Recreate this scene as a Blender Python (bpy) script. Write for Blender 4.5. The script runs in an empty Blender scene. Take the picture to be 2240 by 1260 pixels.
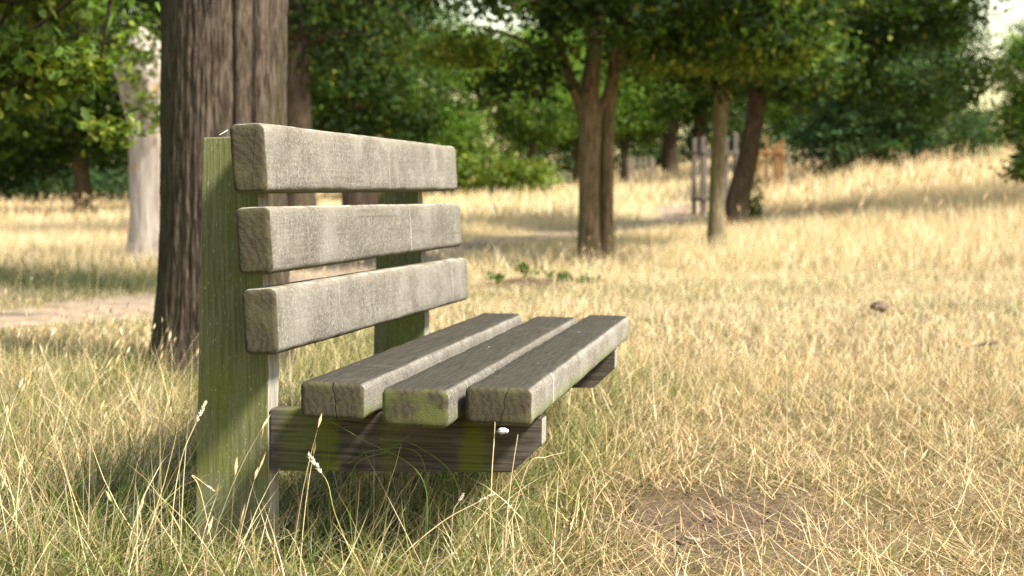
import bpy, bmesh, math, random
import numpy as np
from mathutils import Vector, Matrix, noise as mnoise

sc = bpy.context.scene
COL = sc.collection
R = math.radians

# ------------------------------------------------------------------ camera
CAM_Z = 0.79
cam_d = bpy.data.cameras.new('camera')
cam = bpy.data.objects.new('camera', cam_d)
COL.objects.link(cam)
cam.location = (0, 0, CAM_Z)
cam.rotation_euler = (math.pi / 2 - 0.0646, 0, 0)
cam_d.sensor_width = 36.0
cam_d.lens = 36.0 * 3080 / 2240
cam_d.clip_start = 0.05
cam_d.clip_end = 1500
cam_d.dof.use_dof = True
cam_d.dof.focus_distance = 3.15
cam_d.dof.aperture_fstop = 4.0
sc.camera = cam

# ------------------------------------------------------------------ world and sun
SUN_EL, SUN_AZ = R(47), R(126)            # azimuth measured from +Y towards +X
world = bpy.data.worlds.new('World')
sc.world = world
world.use_nodes = True
wn = world.node_tree.nodes
wl = world.node_tree.links
wn.clear()
sky = wn.new('ShaderNodeTexSky')
sky.sky_type = 'NISHITA'
sky.sun_disc = False
sky.sun_elevation = SUN_EL
sky.sun_rotation = SUN_AZ
sky.air_density = 2.0
sky.dust_density = 1.5
sky.ozone_density = 0.5
bg = wn.new('ShaderNodeBackground')
bg.inputs['Strength'].default_value = 0.10
wo = wn.new('ShaderNodeOutputWorld')
wl.new(sky.outputs['Color'], bg.inputs['Color'])
wl.new(bg.outputs['Background'], wo.inputs['Surface'])

sun_d = bpy.data.lights.new('sun', 'SUN')
sun_d.energy = 5.0
sun_d.angle = R(9)
sun_d.color = (1.0, 0.95, 0.86)
sun = bpy.data.objects.new('sun', sun_d)
COL.objects.link(sun)
sdir = Vector((math.sin(SUN_AZ) * math.cos(SUN_EL), math.cos(SUN_AZ) * math.cos(SUN_EL), math.sin(SUN_EL)))
sun.rotation_euler = sdir.to_track_quat('Z', 'Y').to_euler()
sun.location = (20, -10, 30)

sc.view_settings.view_transform = 'Standard'
sc.view_settings.look = 'None'
sc.view_settings.gamma = 1.0
sc.view_settings.exposure = 1.62
sc.view_settings.use_curve_mapping = False
sc.render.engine = 'CYCLES'
sc.cycles.use_denoising = True
sc.cycles.denoiser = 'OPENIMAGEDENOISE'
sc.cycles.denoising_input_passes = 'RGB_ALBEDO_NORMAL'
sc.cycles.denoising_prefilter = 'NONE'
sc.cycles.use_adaptive_sampling = False
sc.cycles.max_bounces = 8
sc.cycles.transparent_max_bounces = 8

# ------------------------------------------------------------------ helpers
def tag(o, label=None, cat=None, group=None, kind=None):
    if label: o['label'] = label
    if cat: o['category'] = cat
    if group: o['group'] = group
    if kind: o['kind'] = kind
    return o

def empty(name, loc, label, cat, group=None, rz=0.0):
    e = bpy.data.objects.new(name, None)
    COL.objects.link(e)
    e.location = loc
    e.rotation_euler = (0, 0, rz)
    e.empty_display_size = 0.2
    return tag(e, label, cat, group)

def npmesh(name, V, F, col=None, smooth=False):
    V = np.asarray(V, np.float32); F = np.asarray(F, np.int32)
    me = bpy.data.meshes.new(name)
    n, k = F.shape
    me.vertices.add(len(V)); me.vertices.foreach_set('co', V.ravel())
    me.loops.add(n * k); me.loops.foreach_set('vertex_index', F.ravel())
    me.polygons.add(n); me.polygons.foreach_set('loop_start', np.arange(0, n * k, k, dtype=np.int32))
    if smooth:
        me.polygons.foreach_set('use_smooth', np.ones(n, bool))
    me.update(calc_edges=True)
    if col is not None:
        a = me.attributes.new('tint', 'FLOAT_COLOR', 'POINT')
        c = np.ones((len(V), 4), np.float32); c[:, :3] = col
        a.data.foreach_set('color', c.ravel())
    return me

def link(name, me, mat, parent=None):
    o = bpy.data.objects.new(name, me)
    COL.objects.link(o)
    if mat is not None and len(me.materials) == 0:
        me.materials.append(mat)
    o.parent = parent
    return o

def cat_meshes(parts):
    """join (V, F) pairs with the same face size"""
    Vs, Fs, off = [], [], 0
    for V, F in parts:
        Vs.append(V); Fs.append(np.asarray(F) + off); off += len(V)
    return np.concatenate(Vs), np.concatenate(Fs)

def sm(a, b, x):
    t = np.clip((x - a) / (b - a), 0, 1)
    return t * t * (3 - 2 * t)

_rt = np.random.default_rng(5).random((64, 64))
def vnoise(x, y):
    x = np.asarray(x, float); y = np.asarray(y, float)
    xi = np.floor(x).astype(int); yi = np.floor(y).astype(int)
    fx = x - xi; fy = y - yi
    fx = fx * fx * (3 - 2 * fx); fy = fy * fy * (3 - 2 * fy)
    a = _rt[xi % 64, yi % 64]; b = _rt[(xi + 1) % 64, yi % 64]
    c = _rt[xi % 64, (yi + 1) % 64]; d = _rt[(xi + 1) % 64, (yi + 1) % 64]
    return (a * (1 - fx) + b * fx) * (1 - fy) + (c * (1 - fx) + d * fx) * fy
def fnoise(x, y, o=3):
    s = 0; w = 0.5; t = 0
    for k in range(o):
        s = s + w * vnoise(x * 2 ** k + 17 * k, y * 2 ** k + 9 * k); t += w; w *= .5
    return s / t

# path polyline and bare patches (world metres)
PATH = np.array([(-9.0, 7.6), (-6.0, 8.3), (-3.3, 9.3), (-2.3, 11.2), (-1.7, 15.0), (-0.75, 20.3), (1.0, 23.3), (3.0, 27.0), (4.0, 34.0)])
def path_dist(x, y):
    d = np.full(np.shape(x), 1e9)
    for (ax, ay), (bx, by) in zip(PATH[:-1], PATH[1:]):
        ux, uy = bx - ax, by - ay
        t = np.clip(((x - ax) * ux + (y - ay) * uy) / (ux * ux + uy * uy), 0, 1)
        d = np.minimum(d, np.hypot(x - ax - t * ux, y - ay - t * uy))
    return d
def soil_near(x, y):      # worn hollow in front of the bench
    return np.exp(-(((x - 0.48) / .28) ** 2 + ((y - 3.46) / .38) ** 2) * 1.0)
def soil_mid(x, y):       # scraped earth with weeds behind the bench
    return np.exp(-(((x - 0.15) / .5) ** 2 + ((y - 12.2) / .7) ** 2) * 1.1)

def Hs(x, y):
    r = 1.5 * sm(12, 65, y) * (.2 + .8 * sm(-15, 2, x))
    m = .85 * sm(2, 10, x - .05 * (y - 20)) * sm(9, 32, y)
    return r + m
def H(x, y):
    x = np.asarray(x, float); y = np.asarray(y, float)
    h = Hs(x, y) + (fnoise(x * .8 + 30, y * .8 + 30) - .5) * .05 * sm(3.5, 9, y) + (fnoise(x * 5 + 3, y * 5 + 8, 2) - .5) * .02
    return h - .02 * soil_near(x, y) + .10 * soil_mid(x, y)
def Hz(x, y):
    return float(H(np.array([x]), np.array([y]))[0])

def tube(pts, rad, sides=8, jitter=0.0, rng=None, cap=True):
    pts = [Vector(p) for p in pts]
    V = []
    up = Vector((0.13, 0.9, 0.1))
    for i, p in enumerate(pts):
        d = (pts[min(i + 1, len(pts) - 1)] - pts[max(i - 1, 0)]).normalized()
        u = (up - d * up.dot(d)).normalized(); w = d.cross(u)
        for k in range(sides):
            a = 2 * math.pi * k / sides
            r = rad[i] * (1 + (rng.uniform(-jitter, jitter) if rng is not None else 0))
            V.append(p + (u * math.cos(a) + w * math.sin(a)) * r)
    F = []
    for i in range(len(pts) - 1):
        for k in range(sides):
            a = i * sides + k; b = i * sides + (k + 1) % sides
            F.append((a, b, b + sides, a + sides))
    V = np.array([tuple(v) for v in V])
    return V, np.array(F)

def smooth_path(ctrl, n):
    """Catmull-Rom through control points (x,y,z,r)"""
    c = np.array(ctrl, float)
    c = np.vstack([2 * c[0] - c[1], c, 2 * c[-1] - c[-2]])
    out = []
    m = len(c) - 3
    for i in range(n):
        t = i / (n - 1) * m; k = min(int(t), m - 1); t -= k
        p0, p1, p2, p3 = c[k:k + 4]
        out.append(.5 * (2 * p1 + (p2 - p0) * t + (2 * p0 - 5 * p1 + 4 * p2 - p3) * t * t + (3 * p1 - p0 - 3 * p2 + p3) * t ** 3))
    out = np.array(out)
    return out[:, :3], np.maximum(out[:, 3], .003)

# ------------------------------------------------------------------ material helper
class NT:
    def __init__(self, name):
        self.m = bpy.data.materials.new(name); self.m.use_nodes = True
        self.t = self.m.node_tree; self.n = self.t.nodes; self.n.clear()
        self.out = self.n.new('ShaderNodeOutputMaterial')
    def new(self, typ, **kw):
        x = self.n.new(typ)
        for k, v in kw.items(): setattr(x, k, v)
        return x
    def set(self, sock, v):
        if hasattr(v, 'is_output'): self.t.links.new(v, sock)
        elif v is not None:
            if isinstance(v, (tuple, list)) and len(v) == 3 and sock.type == 'RGBA': v = (*v, 1)
            sock.default_value = v
    def coord(self, which='Object'):
        return self.new('ShaderNodeTexCoord').outputs[which]
    def mapv(self, vec, scale=(1, 1, 1), loc=(0, 0, 0)):
        x = self.new('ShaderNodeMapping'); self.set(x.inputs['Vector'], vec)
        x.inputs['Scale'].default_value = scale; x.inputs['Location'].default_value = loc
        return x.outputs[0]
    def noise(self, vec, scale=5, detail=3, rough=.55, dist=0, out='Fac'):
        x = self.new('ShaderNodeTexNoise'); self.set(x.inputs['Vector'], vec)
        x.inputs['Scale'].default_value = scale; x.inputs['Detail'].default_value = detail
        x.inputs['Roughness'].default_value = rough; x.inputs['Distortion'].default_value = dist
        return x.outputs[out]
    def ramp(self, fac, stops):
        x = self.new('ShaderNodeValToRGB'); self.set(x.inputs[0], fac)
        e = x.color_ramp.elements
        while len(e) < len(stops): e.new(.5)
        for i, (p, c) in enumerate(stops):
            e[i].position = p; e[i].color = (*c, 1) if len(c) == 3 else c
        return x.outputs[0]
    def step(self, fac, a, b, lo=0., hi=1.):
        x = self.new('ShaderNodeMapRange'); x.interpolation_type = 'SMOOTHSTEP'
        self.set(x.inputs['Value'], fac)
        x.inputs['From Min'].default_value = a; x.inputs['From Max'].default_value = b
        x.inputs['To Min'].default_value = lo; x.inputs['To Max'].default_value = hi
        return x.outputs[0]
    def math(self, op, a, b=None, clamp=False):
        x = self.new('ShaderNodeMath', operation=op); x.use_clamp = clamp
        self.set(x.inputs[0], a)
        if b is not None: self.set(x.inputs[1], b)
        return x.outputs[0]
    def mix(self, fac, a, b, mode='MIX'):
        x = self.new('ShaderNodeMix', data_type='RGBA', blend_type=mode)
        self.set(x.inputs[0], fac); self.set(x.inputs[6], a); self.set(x.inputs[7], b)
        return x.outputs[2]
    def xyz(self, v):
        x = self.new('ShaderNodeSeparateXYZ'); self.set(x.inputs[0], v)
        return x.outputs
    def bump(self, h, strength=.5, dist=.01, normal=None):
        x = self.new('ShaderNodeBump'); self.set(x.inputs['Height'], h)
        x.inputs['Strength'].default_value = strength; x.inputs['Distance'].default_value = dist
        if normal is not None: self.set(x.inputs['Normal'], normal)
        return x.outputs[0]
    def bsdf(self, col, rough=.85, normal=None, spec=.2):
        x = self.new('ShaderNodeBsdfPrincipled')
        self.set(x.inputs['Base Color'], col); self.set(x.inputs['Roughness'], rough)
        x.inputs['Specular IOR Level'].default_value = spec
        if normal is not None: self.set(x.inputs['Normal'], normal)
        return x.outputs[0]
    def done(self, surf):
        self.t.links.new(surf, self.out.inputs['Surface']); return self.m

def plant_mat(name, trans=.35, rough=.6, spec=.25, tcol=(1, 1, 1)):
    t = NT(name)
    a = t.new('ShaderNodeAttribute', attribute_name='tint').outputs['Color']
    pr = t.bsdf(a, rough, spec=spec)
    tr = t.new('ShaderNodeBsdfTranslucent')
    t.set(tr.inputs['Color'], t.mix(1.0, a, tcol, 'MULTIPLY'))
    mx = t.new('ShaderNodeMixShader'); mx.inputs[0].default_value = trans
    t.t.links.new(pr, mx.inputs[1]); t.t.links.new(tr.outputs[0], mx.inputs[2])
    return t.done(mx.outputs[0])

M_GRASS = plant_mat('grass_blades', .3, .65, .2)
M_LEAF = plant_mat('leaves', .38, .6, .16, (1.3, 1.25, .5))

def bark_mat(name, dark, mid, light, moss, scale=1.0, mossx=0.0):
    t = NT(name)
    c = t.coord('Object')
    f = t.mapv(c, (26 / scale, 26 / scale, 4.2 / scale))
    n1 = t.noise(f, 1.0, 6, .62, .6)
    n2 = t.noise(t.mapv(c, (3, 3, .8)), 1.0, 4)
    n3 = t.noise(c, 90, 3)
    col = t.ramp(n1, [(.36, dark), (.50, mid), (.66, light)])
    col = t.mix(t.math('MULTIPLY', t.step(n2, .45, .7), .55), col, moss)
    if mossx:
        nx = t.xyz(t.coord('Normal'))[0]
        g = t.math('MULTIPLY', t.step(nx, -.25, -.85), .65)
        col = t.mix(g, col, moss)
    col = t.mix(t.math('MULTIPLY', t.step(n3, .55, .75), .25), col, light)
    b = t.bump(t.math('ADD', n1, t.math('MULTIPLY', n3, .2)), .9, .02 * scale)
    return t.done(t.bsdf(col, .95, b, .1))

M_BARK_OAK = bark_mat('oak_bark', (.017, .012, .009), (.048, .035, .025), (.092, .071, .052), (.032, .032, .009), .5, 1)
M_BARK = bark_mat('brown_bark', (.05, .035, .02), (.13, .09, .055), (.20, .145, .09), (.07, .075, .03), .8, 1)
M_BARK_DARK = bark_mat('dark_bark', (.025, .018, .012), (.06, .042, .028), (.10, .075, .05), (.035, .035, .015), 1.0)

# ------------------------------------------------------------------ ground
def build_ground():
    nx, ny = 240, 300
    u = np.linspace(-1, 1, nx); v = np.linspace(0, 1, ny)
    xs = np.sign(u) * (np.abs(u) * 6 + np.abs(u) ** 5 * 394)
    ys = -12 + 22 * v + 420 * v ** 5
    X, Y = np.meshgrid(xs, ys)
    Z = H(X.ravel(), Y.ravel())
    V = np.stack([X.ravel(), Y.ravel(), Z], 1)
    i = np.arange(ny - 1)[:, None] * nx + np.arange(nx - 1)[None]
    F = np.stack([i, i + 1, i + nx + 1, i + nx], -1).reshape(-1, 4)
    x, y = V[:, 0], V[:, 1]
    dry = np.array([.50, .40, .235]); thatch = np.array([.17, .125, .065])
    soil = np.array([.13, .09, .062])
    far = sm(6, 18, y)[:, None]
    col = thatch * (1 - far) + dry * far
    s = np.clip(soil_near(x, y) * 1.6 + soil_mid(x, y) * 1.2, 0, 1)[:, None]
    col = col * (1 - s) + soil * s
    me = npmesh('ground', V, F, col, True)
    t = NT('dry_ground')
    a = t.new('ShaderNodeAttribute', attribute_name='tint').outputs['Color']
    c = t.coord('Object')
    n1 = t.noise(c, 2.2, 5); n2 = t.noise(c, 60, 4, .7)
    col = t.mix(t.step(n1, .4, .65), a, t.mix(1, a, (.62, .66, .5), 'MULTIPLY'))
    col = t.mix(t.step(n2, .35, .7), t.mix(1, col, (.5, .47, .42), 'MULTIPLY'), col)
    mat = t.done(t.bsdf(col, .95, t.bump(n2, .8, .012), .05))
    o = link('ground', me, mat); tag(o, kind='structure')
    return o
build_ground()

def build_path():
    c = np.hstack([PATH, np.zeros((len(PATH), 1)), np.full((len(PATH), 1), .5)])
    P, _ = smooth_path(c, 120)
    V = []; F = []; m = 7
    for i in range(len(P)):
        d = P[min(i + 1, len(P) - 1)] - P[max(i - 1, 0)]; d /= np.hypot(d[0], d[1])
        w = (.85 if i < 45 else .85 - .4 * min(1, (i - 45) / 25)) + .16 * vnoise(i * .31, 2.)
        for k in range(m):
            s = (k / (m - 1) * 2 - 1) * w * (1 + .25 * (vnoise(i * .7, k * .4 + 9) - .5))
            x, y = P[i, 0] - d[1] * s, P[i, 1] + d[0] * s
            V.append((x, y, Hz(x, y) + .014 * (1 - (abs(k - 3) / 3) ** 4) - .004))
    for i in range(len(P) - 1):
        for k in range(m - 1):
            a = i * m + k; F.append((a, a + 1, a + m + 1, a + m))
    me = npmesh('path', np.array(V), np.array(F), None, True)
    t = NT('trodden_earth')
    c = t.coord('Object'); n = t.noise(c, 7, 5); n2 = t.noise(c, 80, 3)
    col = t.ramp(n, [(.3, (.15, .105, .07)), (.55, (.25, .185, .13)), (.75, (.34, .275, .195))])
    mat = t.done(t.bsdf(col, .95, t.bump(n2, .6, .01), .05))
    tag(link('path', me, mat), kind='structure')
build_path()

# ------------------------------------------------------------------ the bench
BENCH = empty('park_bench', (-0.4835, 2.9087, CAM_Z - 0.3811),
              'weathered grey timber bench with three back slats and three seat slats on green posts', 'bench')
BENCH.rotation_euler = (0, 0.0064, -0.1934)
BENCH_M = Matrix.Translation(BENCH.location) @ Matrix.Rotation(-0.1934, 4, 'Z') @ Matrix.Rotation(0.0064, 4, 'Y')

def wood_mat(name, kind, crack=None, moss=0.0, seed=0.0, light=1.0, stripes=()):
    """kind: seat / back (grain along Y), post (grain along Z), bearer (grain along X)"""
    t = NT(name)
    c0 = t.coord('Object')
    c = t.mapv(c0, (1, 1, 1), (seed * 3.1, seed * 1.7, seed * 2.3))
    X, Y, Z = t.xyz(c0)
    N = t.xyz(t.coord('Normal'))
    gs = {'seat': (260, 9, 260), 'back': (130, 6, 130), 'post': (150, 150, 6), 'bearer': (5, 150, 150)}[kind]
    grain = t.noise(t.mapv(c, gs), 1.0, 5, .65, .5)
    fine = t.noise(c, 330, 3, .7)
    blot = t.noise(c, 16, 5, .6)
    big = t.noise(c, 5, 4, .55)
    if kind in ('seat', 'back'):
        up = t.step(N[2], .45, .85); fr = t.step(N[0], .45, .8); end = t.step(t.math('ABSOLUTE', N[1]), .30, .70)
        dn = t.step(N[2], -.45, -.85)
        # front face: pale lichen grey with brown-grey rain streaks
        st = t.noise(t.mapv(c, (1, 48, 4.5)), 1.0, 5, .6)
        ff = t.mix(t.step(st, .22, .78), (.125, .113, .096), (.185, .169, .144))
        ff = t.mix(t.math('MULTIPLY', t.step(big, .42, .68), .4), ff, (.235, .215, .184))
        ff = t.mix(t.math('MULTIPLY', t.step(t.noise(t.mapv(c, (4, 5, 9)), 1.0, 5, .6), .47, .62), .55), ff, (.092, .081, .066))
        ff = t.mix(t.math('MULTIPLY', t.step(t.noise(c, 125, 6, .85), .44, .57), t.step(big, .62, .40, .35, .85)), ff, (.078, .067, .052))
        ff = t.mix(t.math('MULTIPLY', t.step(t.noise(c, 170, 5, .8), .54, .64), .7), ff, (.33, .307, .268))
        ff = t.mix(t.math('MULTIPLY', t.step(blot, .52, .68), .5), ff, (.16, .14, .11))
        wl_ = t.noise(t.mapv(c, (1, 75, 1.2)), 1.0, 2, .5)
        ff = t.mix(t.math('MULTIPLY', t.step(wl_, .72, .77), .45), ff, (.62, .60, .55))
        split = t.noise(t.mapv(c, (1, 2.2, 75)), 1.0, 2, .5)
        ff = t.mix(t.math('MULTIPLY', t.step(split, .70, .735), .55), ff, (.09, .075, .055))
        if kind == 'back':
            edge = t.step(Z, .035, .075)
            ff = t.mix(t.math('MULTIPLY', t.math('MULTIPLY', edge, t.step(blot, .3, .6)), .7), ff, (.15, .125, .09))
            tp = t.mix(t.step(blot, .35, .65), (.13, .11, .08), (.30, .265, .215))
        else:
            # seat tops: dark stained wood with grain and pale scuffs
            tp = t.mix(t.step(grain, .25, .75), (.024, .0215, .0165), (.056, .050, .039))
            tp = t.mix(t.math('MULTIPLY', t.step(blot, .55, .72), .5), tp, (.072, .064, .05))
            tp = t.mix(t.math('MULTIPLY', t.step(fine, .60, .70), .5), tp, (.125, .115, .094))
            sc1 = t.noise(t.mapv(c, (40, 9, 1)), 1.0, 4, .7)
            tp = t.mix(t.math('MULTIPLY', t.step(sc1, .68, .74), .8), tp, (.30, .285, .25))
        # end grain: olive brown, ringed
        w = t.new('ShaderNodeTexWave', wave_type='RINGS', rings_direction='Y')
        t.set(w.inputs['Vector'], t.mapv(c0, (1, .05, 1), (.03 + .02 * seed, 0, .05)))
        w.inputs['Scale'].default_value = 20; w.inputs['Distortion'].default_value = 7
        w.inputs['Detail'].default_value = 3; w.inputs['Detail Scale'].default_value = 3
        ec = t.mix(t.step(w.outputs['Fac'], .2, .9), (.038, .032, .020), (.054, .046, .030))
        ec = t.mix(t.math('MULTIPLY', t.step(fine, .52, .68), .5), ec, (.07, .055, .04))
        ec = t.mix(t.math('MULTIPLY', t.step(blot, .5, .68), .4), ec, (.076, .066, .043))
        ec = t.mix(t.math('MULTIPLY', t.step(blot, .40, .62), min(1., moss + .12)), ec, (.085, .095, .028))
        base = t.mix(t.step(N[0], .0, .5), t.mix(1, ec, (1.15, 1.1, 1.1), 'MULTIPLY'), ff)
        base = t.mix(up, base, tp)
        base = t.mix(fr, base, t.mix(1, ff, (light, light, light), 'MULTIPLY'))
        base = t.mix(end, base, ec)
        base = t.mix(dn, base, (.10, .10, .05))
        # moss in the gaps of the seat: lower half of the long sides
        if kind == 'seat':
            ms = t.math('MULTIPLY', t.step(Z, .005, -.03), t.step(blot, .4, .6))
            ms = t.math('MULTIPLY', ms, t.math('SUBTRACT', 1.0, end))
            ms = t.math('MULTIPLY', ms, .75 if moss < 2 else 0)
            base = t.mix(ms, base, (.11, .14, .03))
        h = t.math('ADD', t.math('MULTIPLY', grain, .6), t.math('MULTIPLY', fine, .5))
        if crack:
            cx, slope, wd = crack
            wob = t.math('MULTIPLY', t.math('SUBTRACT', t.noise(t.mapv(c, (1, 1, 60)), 1, 3), .5), .012)
            d = t.math('ABSOLUTE', t.math('SUBTRACT', t.math('SUBTRACT', X, cx), t.math('ADD', t.math('MULTIPLY', Z, slope), wob)))
            ck = t.math('MULTIPLY', t.step(d, wd, wd * .3), end)
            base = t.mix(ck, base, (.012, .01, .008))
            h = t.math('SUBTRACT', h, t.math('MULTIPLY', ck, 3))
    elif kind == 'post':
        fl = t.noise(t.mapv(c, (330, 330, 75)), 1.0, 3, .6)
        g1 = t.mix(t.step(grain, .33, .68), (.076, .076, .034), (.136, .134, .066))
        alg = t.step(t.noise(t.mapv(c, (9, 9, 4)), 1.0, 5, .6), .40, .62)
        hgt = t.math('MULTIPLY', t.step(Z, .30, .02), t.step(Z, -.36, -.18))
        g1 = t.mix(t.math('MULTIPLY', alg, t.math('ADD', .30, t.math('MULTIPLY', hgt, .35))), g1, (.105, .12, .018))
        g1 = t.mix(t.math('MULTIPLY', t.step(blot, .55, .7), .35), g1, (.13, .128, .075))
        g1 = t.mix(t.math('MULTIPLY', t.step(fl, .63, .70), .7), g1, (.28, .275, .20))
        low = t.math('MULTIPLY', t.step(Z, -.22, -.33), t.step(fine, .3, .55))
        g1 = t.mix(t.math('MULTIPLY', low, .3), g1, (.17, .16, .12))
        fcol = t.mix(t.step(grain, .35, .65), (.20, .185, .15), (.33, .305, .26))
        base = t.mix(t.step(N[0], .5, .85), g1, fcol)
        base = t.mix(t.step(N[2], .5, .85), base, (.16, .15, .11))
        h = t.math('ADD', t.math('MULTIPLY', grain, .8), t.math('MULTIPLY', fine, .4))
    else:
        g1 = t.mix(t.step(grain, .33, .68), (.034, .028, .022), (.090, .077, .062))
        g1 = t.mix(t.math('MULTIPLY', t.step(blot, .5, .7), .3), g1, (.12, .10, .08))
        wob = t.math('MULTIPLY', t.math('SUBTRACT', t.noise(t.mapv(c, (8, 1, 10)), 1, 4), .5), .06)
        xx = t.math('ADD', X, wob)
        for (cx, hw, amt) in stripes:
            k = t.step(t.math('ABSOLUTE', t.math('SUBTRACT', xx, cx)), hw, hw * .35)
            k = t.math('MULTIPLY', k, t.math('MULTIPLY', t.step(grain, .2, .6), amt * .8))
            g1 = t.mix(k, g1, (.105, .122, .010))
        ck = t.noise(t.mapv(c, (3, 90, 90)), 1.0, 2, .5)
        g1 = t.mix(t.math('MULTIPLY', t.step(ck, .70, .73), .8), g1, (.015, .012, .01))
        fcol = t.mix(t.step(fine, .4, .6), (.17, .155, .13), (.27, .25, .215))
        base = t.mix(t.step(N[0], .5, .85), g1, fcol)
        h = t.math('ADD', grain, t.math('MULTIPLY', fine, .3))
    b = t.bump(h, .55, .004)
    b = t.bump(big, .25, .006, b)
    return t.done(t.bsdf(base, 1.0, b, .04))

def rounded_bar(w, d, y0, y1, r, seed, nl=46, wob=.0012):
    """bar along Y, cross-section w (X) by d (Z), rounded edges and worn surface; centred in X and Z"""
    nc = 4
    sec = []
    for qx, qz, a0 in ((1, 1, 0), (-1, 1, 90), (-1, -1, 180), (1, -1, 270)):
        for k in range(nc + 1):
            a = R(a0 + 90 * k / nc)
            sec.append((qx * (w / 2 - r), qz * (d / 2 - r), math.cos(a), math.sin(a)))
    # extra points along the flats
    pts = []
    for i in range(len(sec)):
        pts.append(sec[i])
        if i % (nc + 1) == nc:
            a, b = sec[i], sec[(i + 1) % len(sec)]
            for q in (.2, .4, .6, .8):
                pts.append(tuple(a[j] * (1 - q) + b[j] * q for j in range(4)))
    m = len(pts)
    re = r * .8
    body = np.linspace(y0 + re, y1 - re, nl)
    prof = [(re * (1 - math.cos(R(90) * k / 4)), re * (1 - math.sin(R(90) * k / 4))) for k in range(5)]
    seq = [(y0 + a, b) for a, b in prof] + [(y, 0.0) for y in body[1:-1]] + [(y1 - a, b) for a, b in reversed(prof)]
    V = []
    for y, ins in seq:
        for cx, cz, nx_, nz_ in pts:
            px = cx + nx_ * (r - ins); pz = cz + nz_ * (r - ins)
            n = mnoise.noise((px * 22 + seed, y * 6, pz * 22)) + .6 * mnoise.noise((px * 60, y * 25 + seed, pz * 60))
            corner = abs(nx_ * nz_) * 2
            wear = -abs(mnoise.noise((px * 5, y * 14 + seed * 3, pz * 5))) * .005 * corner
            l = math.hypot(nx_, nz_) or 1
            px += nx_ / l * (n * wob + wear); pz += nz_ / l * (n * wob + wear)
            V.append((px, y + (.6 * wob * n if ins > 0 else 0), pz))
    F = []
    for i in range(len(seq) - 1):
        for k in range(m):
            a = i * m + k; b = i * m + (k + 1) % m
            F.append((a, b, b + m, a + m))
    # end caps: shrinking rings
    for which in (0, 1):
        base = 0 if which == 0 else (len(seq) - 1) * m
        prev = [base + k for k in range(m)]
        ye = seq[0][0] if which == 0 else seq[-1][0]
        for f in (.75, .45, .15):
            cur = []
            for k in range(m):
                v = V[base + k]
                px, pz = v[0] * f, v[2] * f
                nn = mnoise.noise((px * 50 + seed, ye, pz * 50)) * .0012
                cur.append(len(V)); V.append((px, ye + nn, pz))
            for k in range(m):
                q = (prev[k], prev[(k + 1) % m], cur[(k + 1) % m], cur[k])
                F.append(q if which == 1 else q[::-1])
            prev = cur
        ci = len(V); V.append((0, ye, 0))
        for k in range(m):
            q = (prev[k], prev[(k + 1) % m], ci)
            F.append(q if which == 1 else q[::-1])
    me = bpy.data.meshes.new('slat')
    me.from_pydata(V, [], F)
    # consistent outward normals
    bm = bmesh.new(); bm.from_mesh(me); bmesh.ops.recalc_face_normals(bm, faces=bm.faces); bm.to_mesh(me); bm.free()
    me.polygons.foreach_set('use_smooth', [True] * len(me.polygons))
    return me

LEAN = 0.059
def back_slat(i, s, h, y0, y1, dzn, dzf, crack, moss, light):
    t_ = .078
    cx = .0009 - (s + h / 2) * math.sin(LEAN) - t_ / 2 * math.cos(LEAN)
    cz = (s + h / 2) * math.cos(LEAN) - t_ / 2 * math.sin(LEAN) + (dzn + dzf) / 2
    me = rounded_bar(t_, h, 0, y1 - y0, .0135, 3.1 * i + 1)
    o = link('back_slat', me, wood_mat('back_slat_wood', 'back', crack, moss, i * 1.37, light), BENCH)
    o.location = (cx, y0, cz - (dzf - dzn) / 2)
    o.rotation_euler = ((dzf - dzn) / (y1 - y0), -LEAN, 0)
    return o
b1 = back_slat(1, .3951, .144, -.002, 1.711, -.004, .0075, (.012, .1, .0006), .05, 1.0)
b2 = back_slat(2, .2223, .140, 0.0, 1.730, 0.0, -.001, (-.006, -.45, .0007), .05, .92)
b3 = back_slat(3, .0499, .140, .006, 1.788, .003, -.009, (.004, .05, .0004), .0, .95)
b1['label'] = 'top back slat, mottled pale grey'

def seat_slat(i, x0, y0, y1, crack, moss, light):
    w, d = .1395, .080
    me = rounded_bar(w, d, 0, y1 - y0, .0145, 11.3 * i + 2)
    o = link('seat_slat', me, wood_mat('seat_slat_wood', 'seat', crack, moss, 5 + i * 1.9, light), BENCH)
    o.location = (x0 + w / 2, y0, -d / 2)
    return o
seat_slat(1, .0416, .007, 1.766, (.006, -.12, .0016), .1, .95)
s2 = seat_slat(2, .2345, -.0517, 1.687, None, .6, .9)
seat_slat(3, .3913, .0142, 1.788, (.012, .22, .0010), .08, 1.15)
s2['label'] = 'middle seat slat with green mossy end'

def board(name, outline, y0, y1, mat, r=.004):
    """outline in XZ extruded along Y with small bevels"""
    bm = bmesh.new()
    vs = [bm.verts.new((x, y0, z)) for x, z in outline]
    f = bm.faces.new(vs)
    ex = bmesh.ops.extrude_face_region(bm, geom=[f])
    bmesh.ops.translate(bm, verts=[v for v in ex['geom'] if isinstance(v, bmesh.types.BMVert)], vec=(0, y1 - y0, 0))
    bmesh.ops.recalc_face_normals(bm, faces=bm.faces)
    bmesh.ops.bevel(bm, geom=list(bm.edges), offset=r, segments=2, affect='EDGES', profile=.6)
    me = bpy.data.meshes.new(name); bm.to_mesh(me); bm.free()
    return link(name, me, mat, BENCH)

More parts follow.
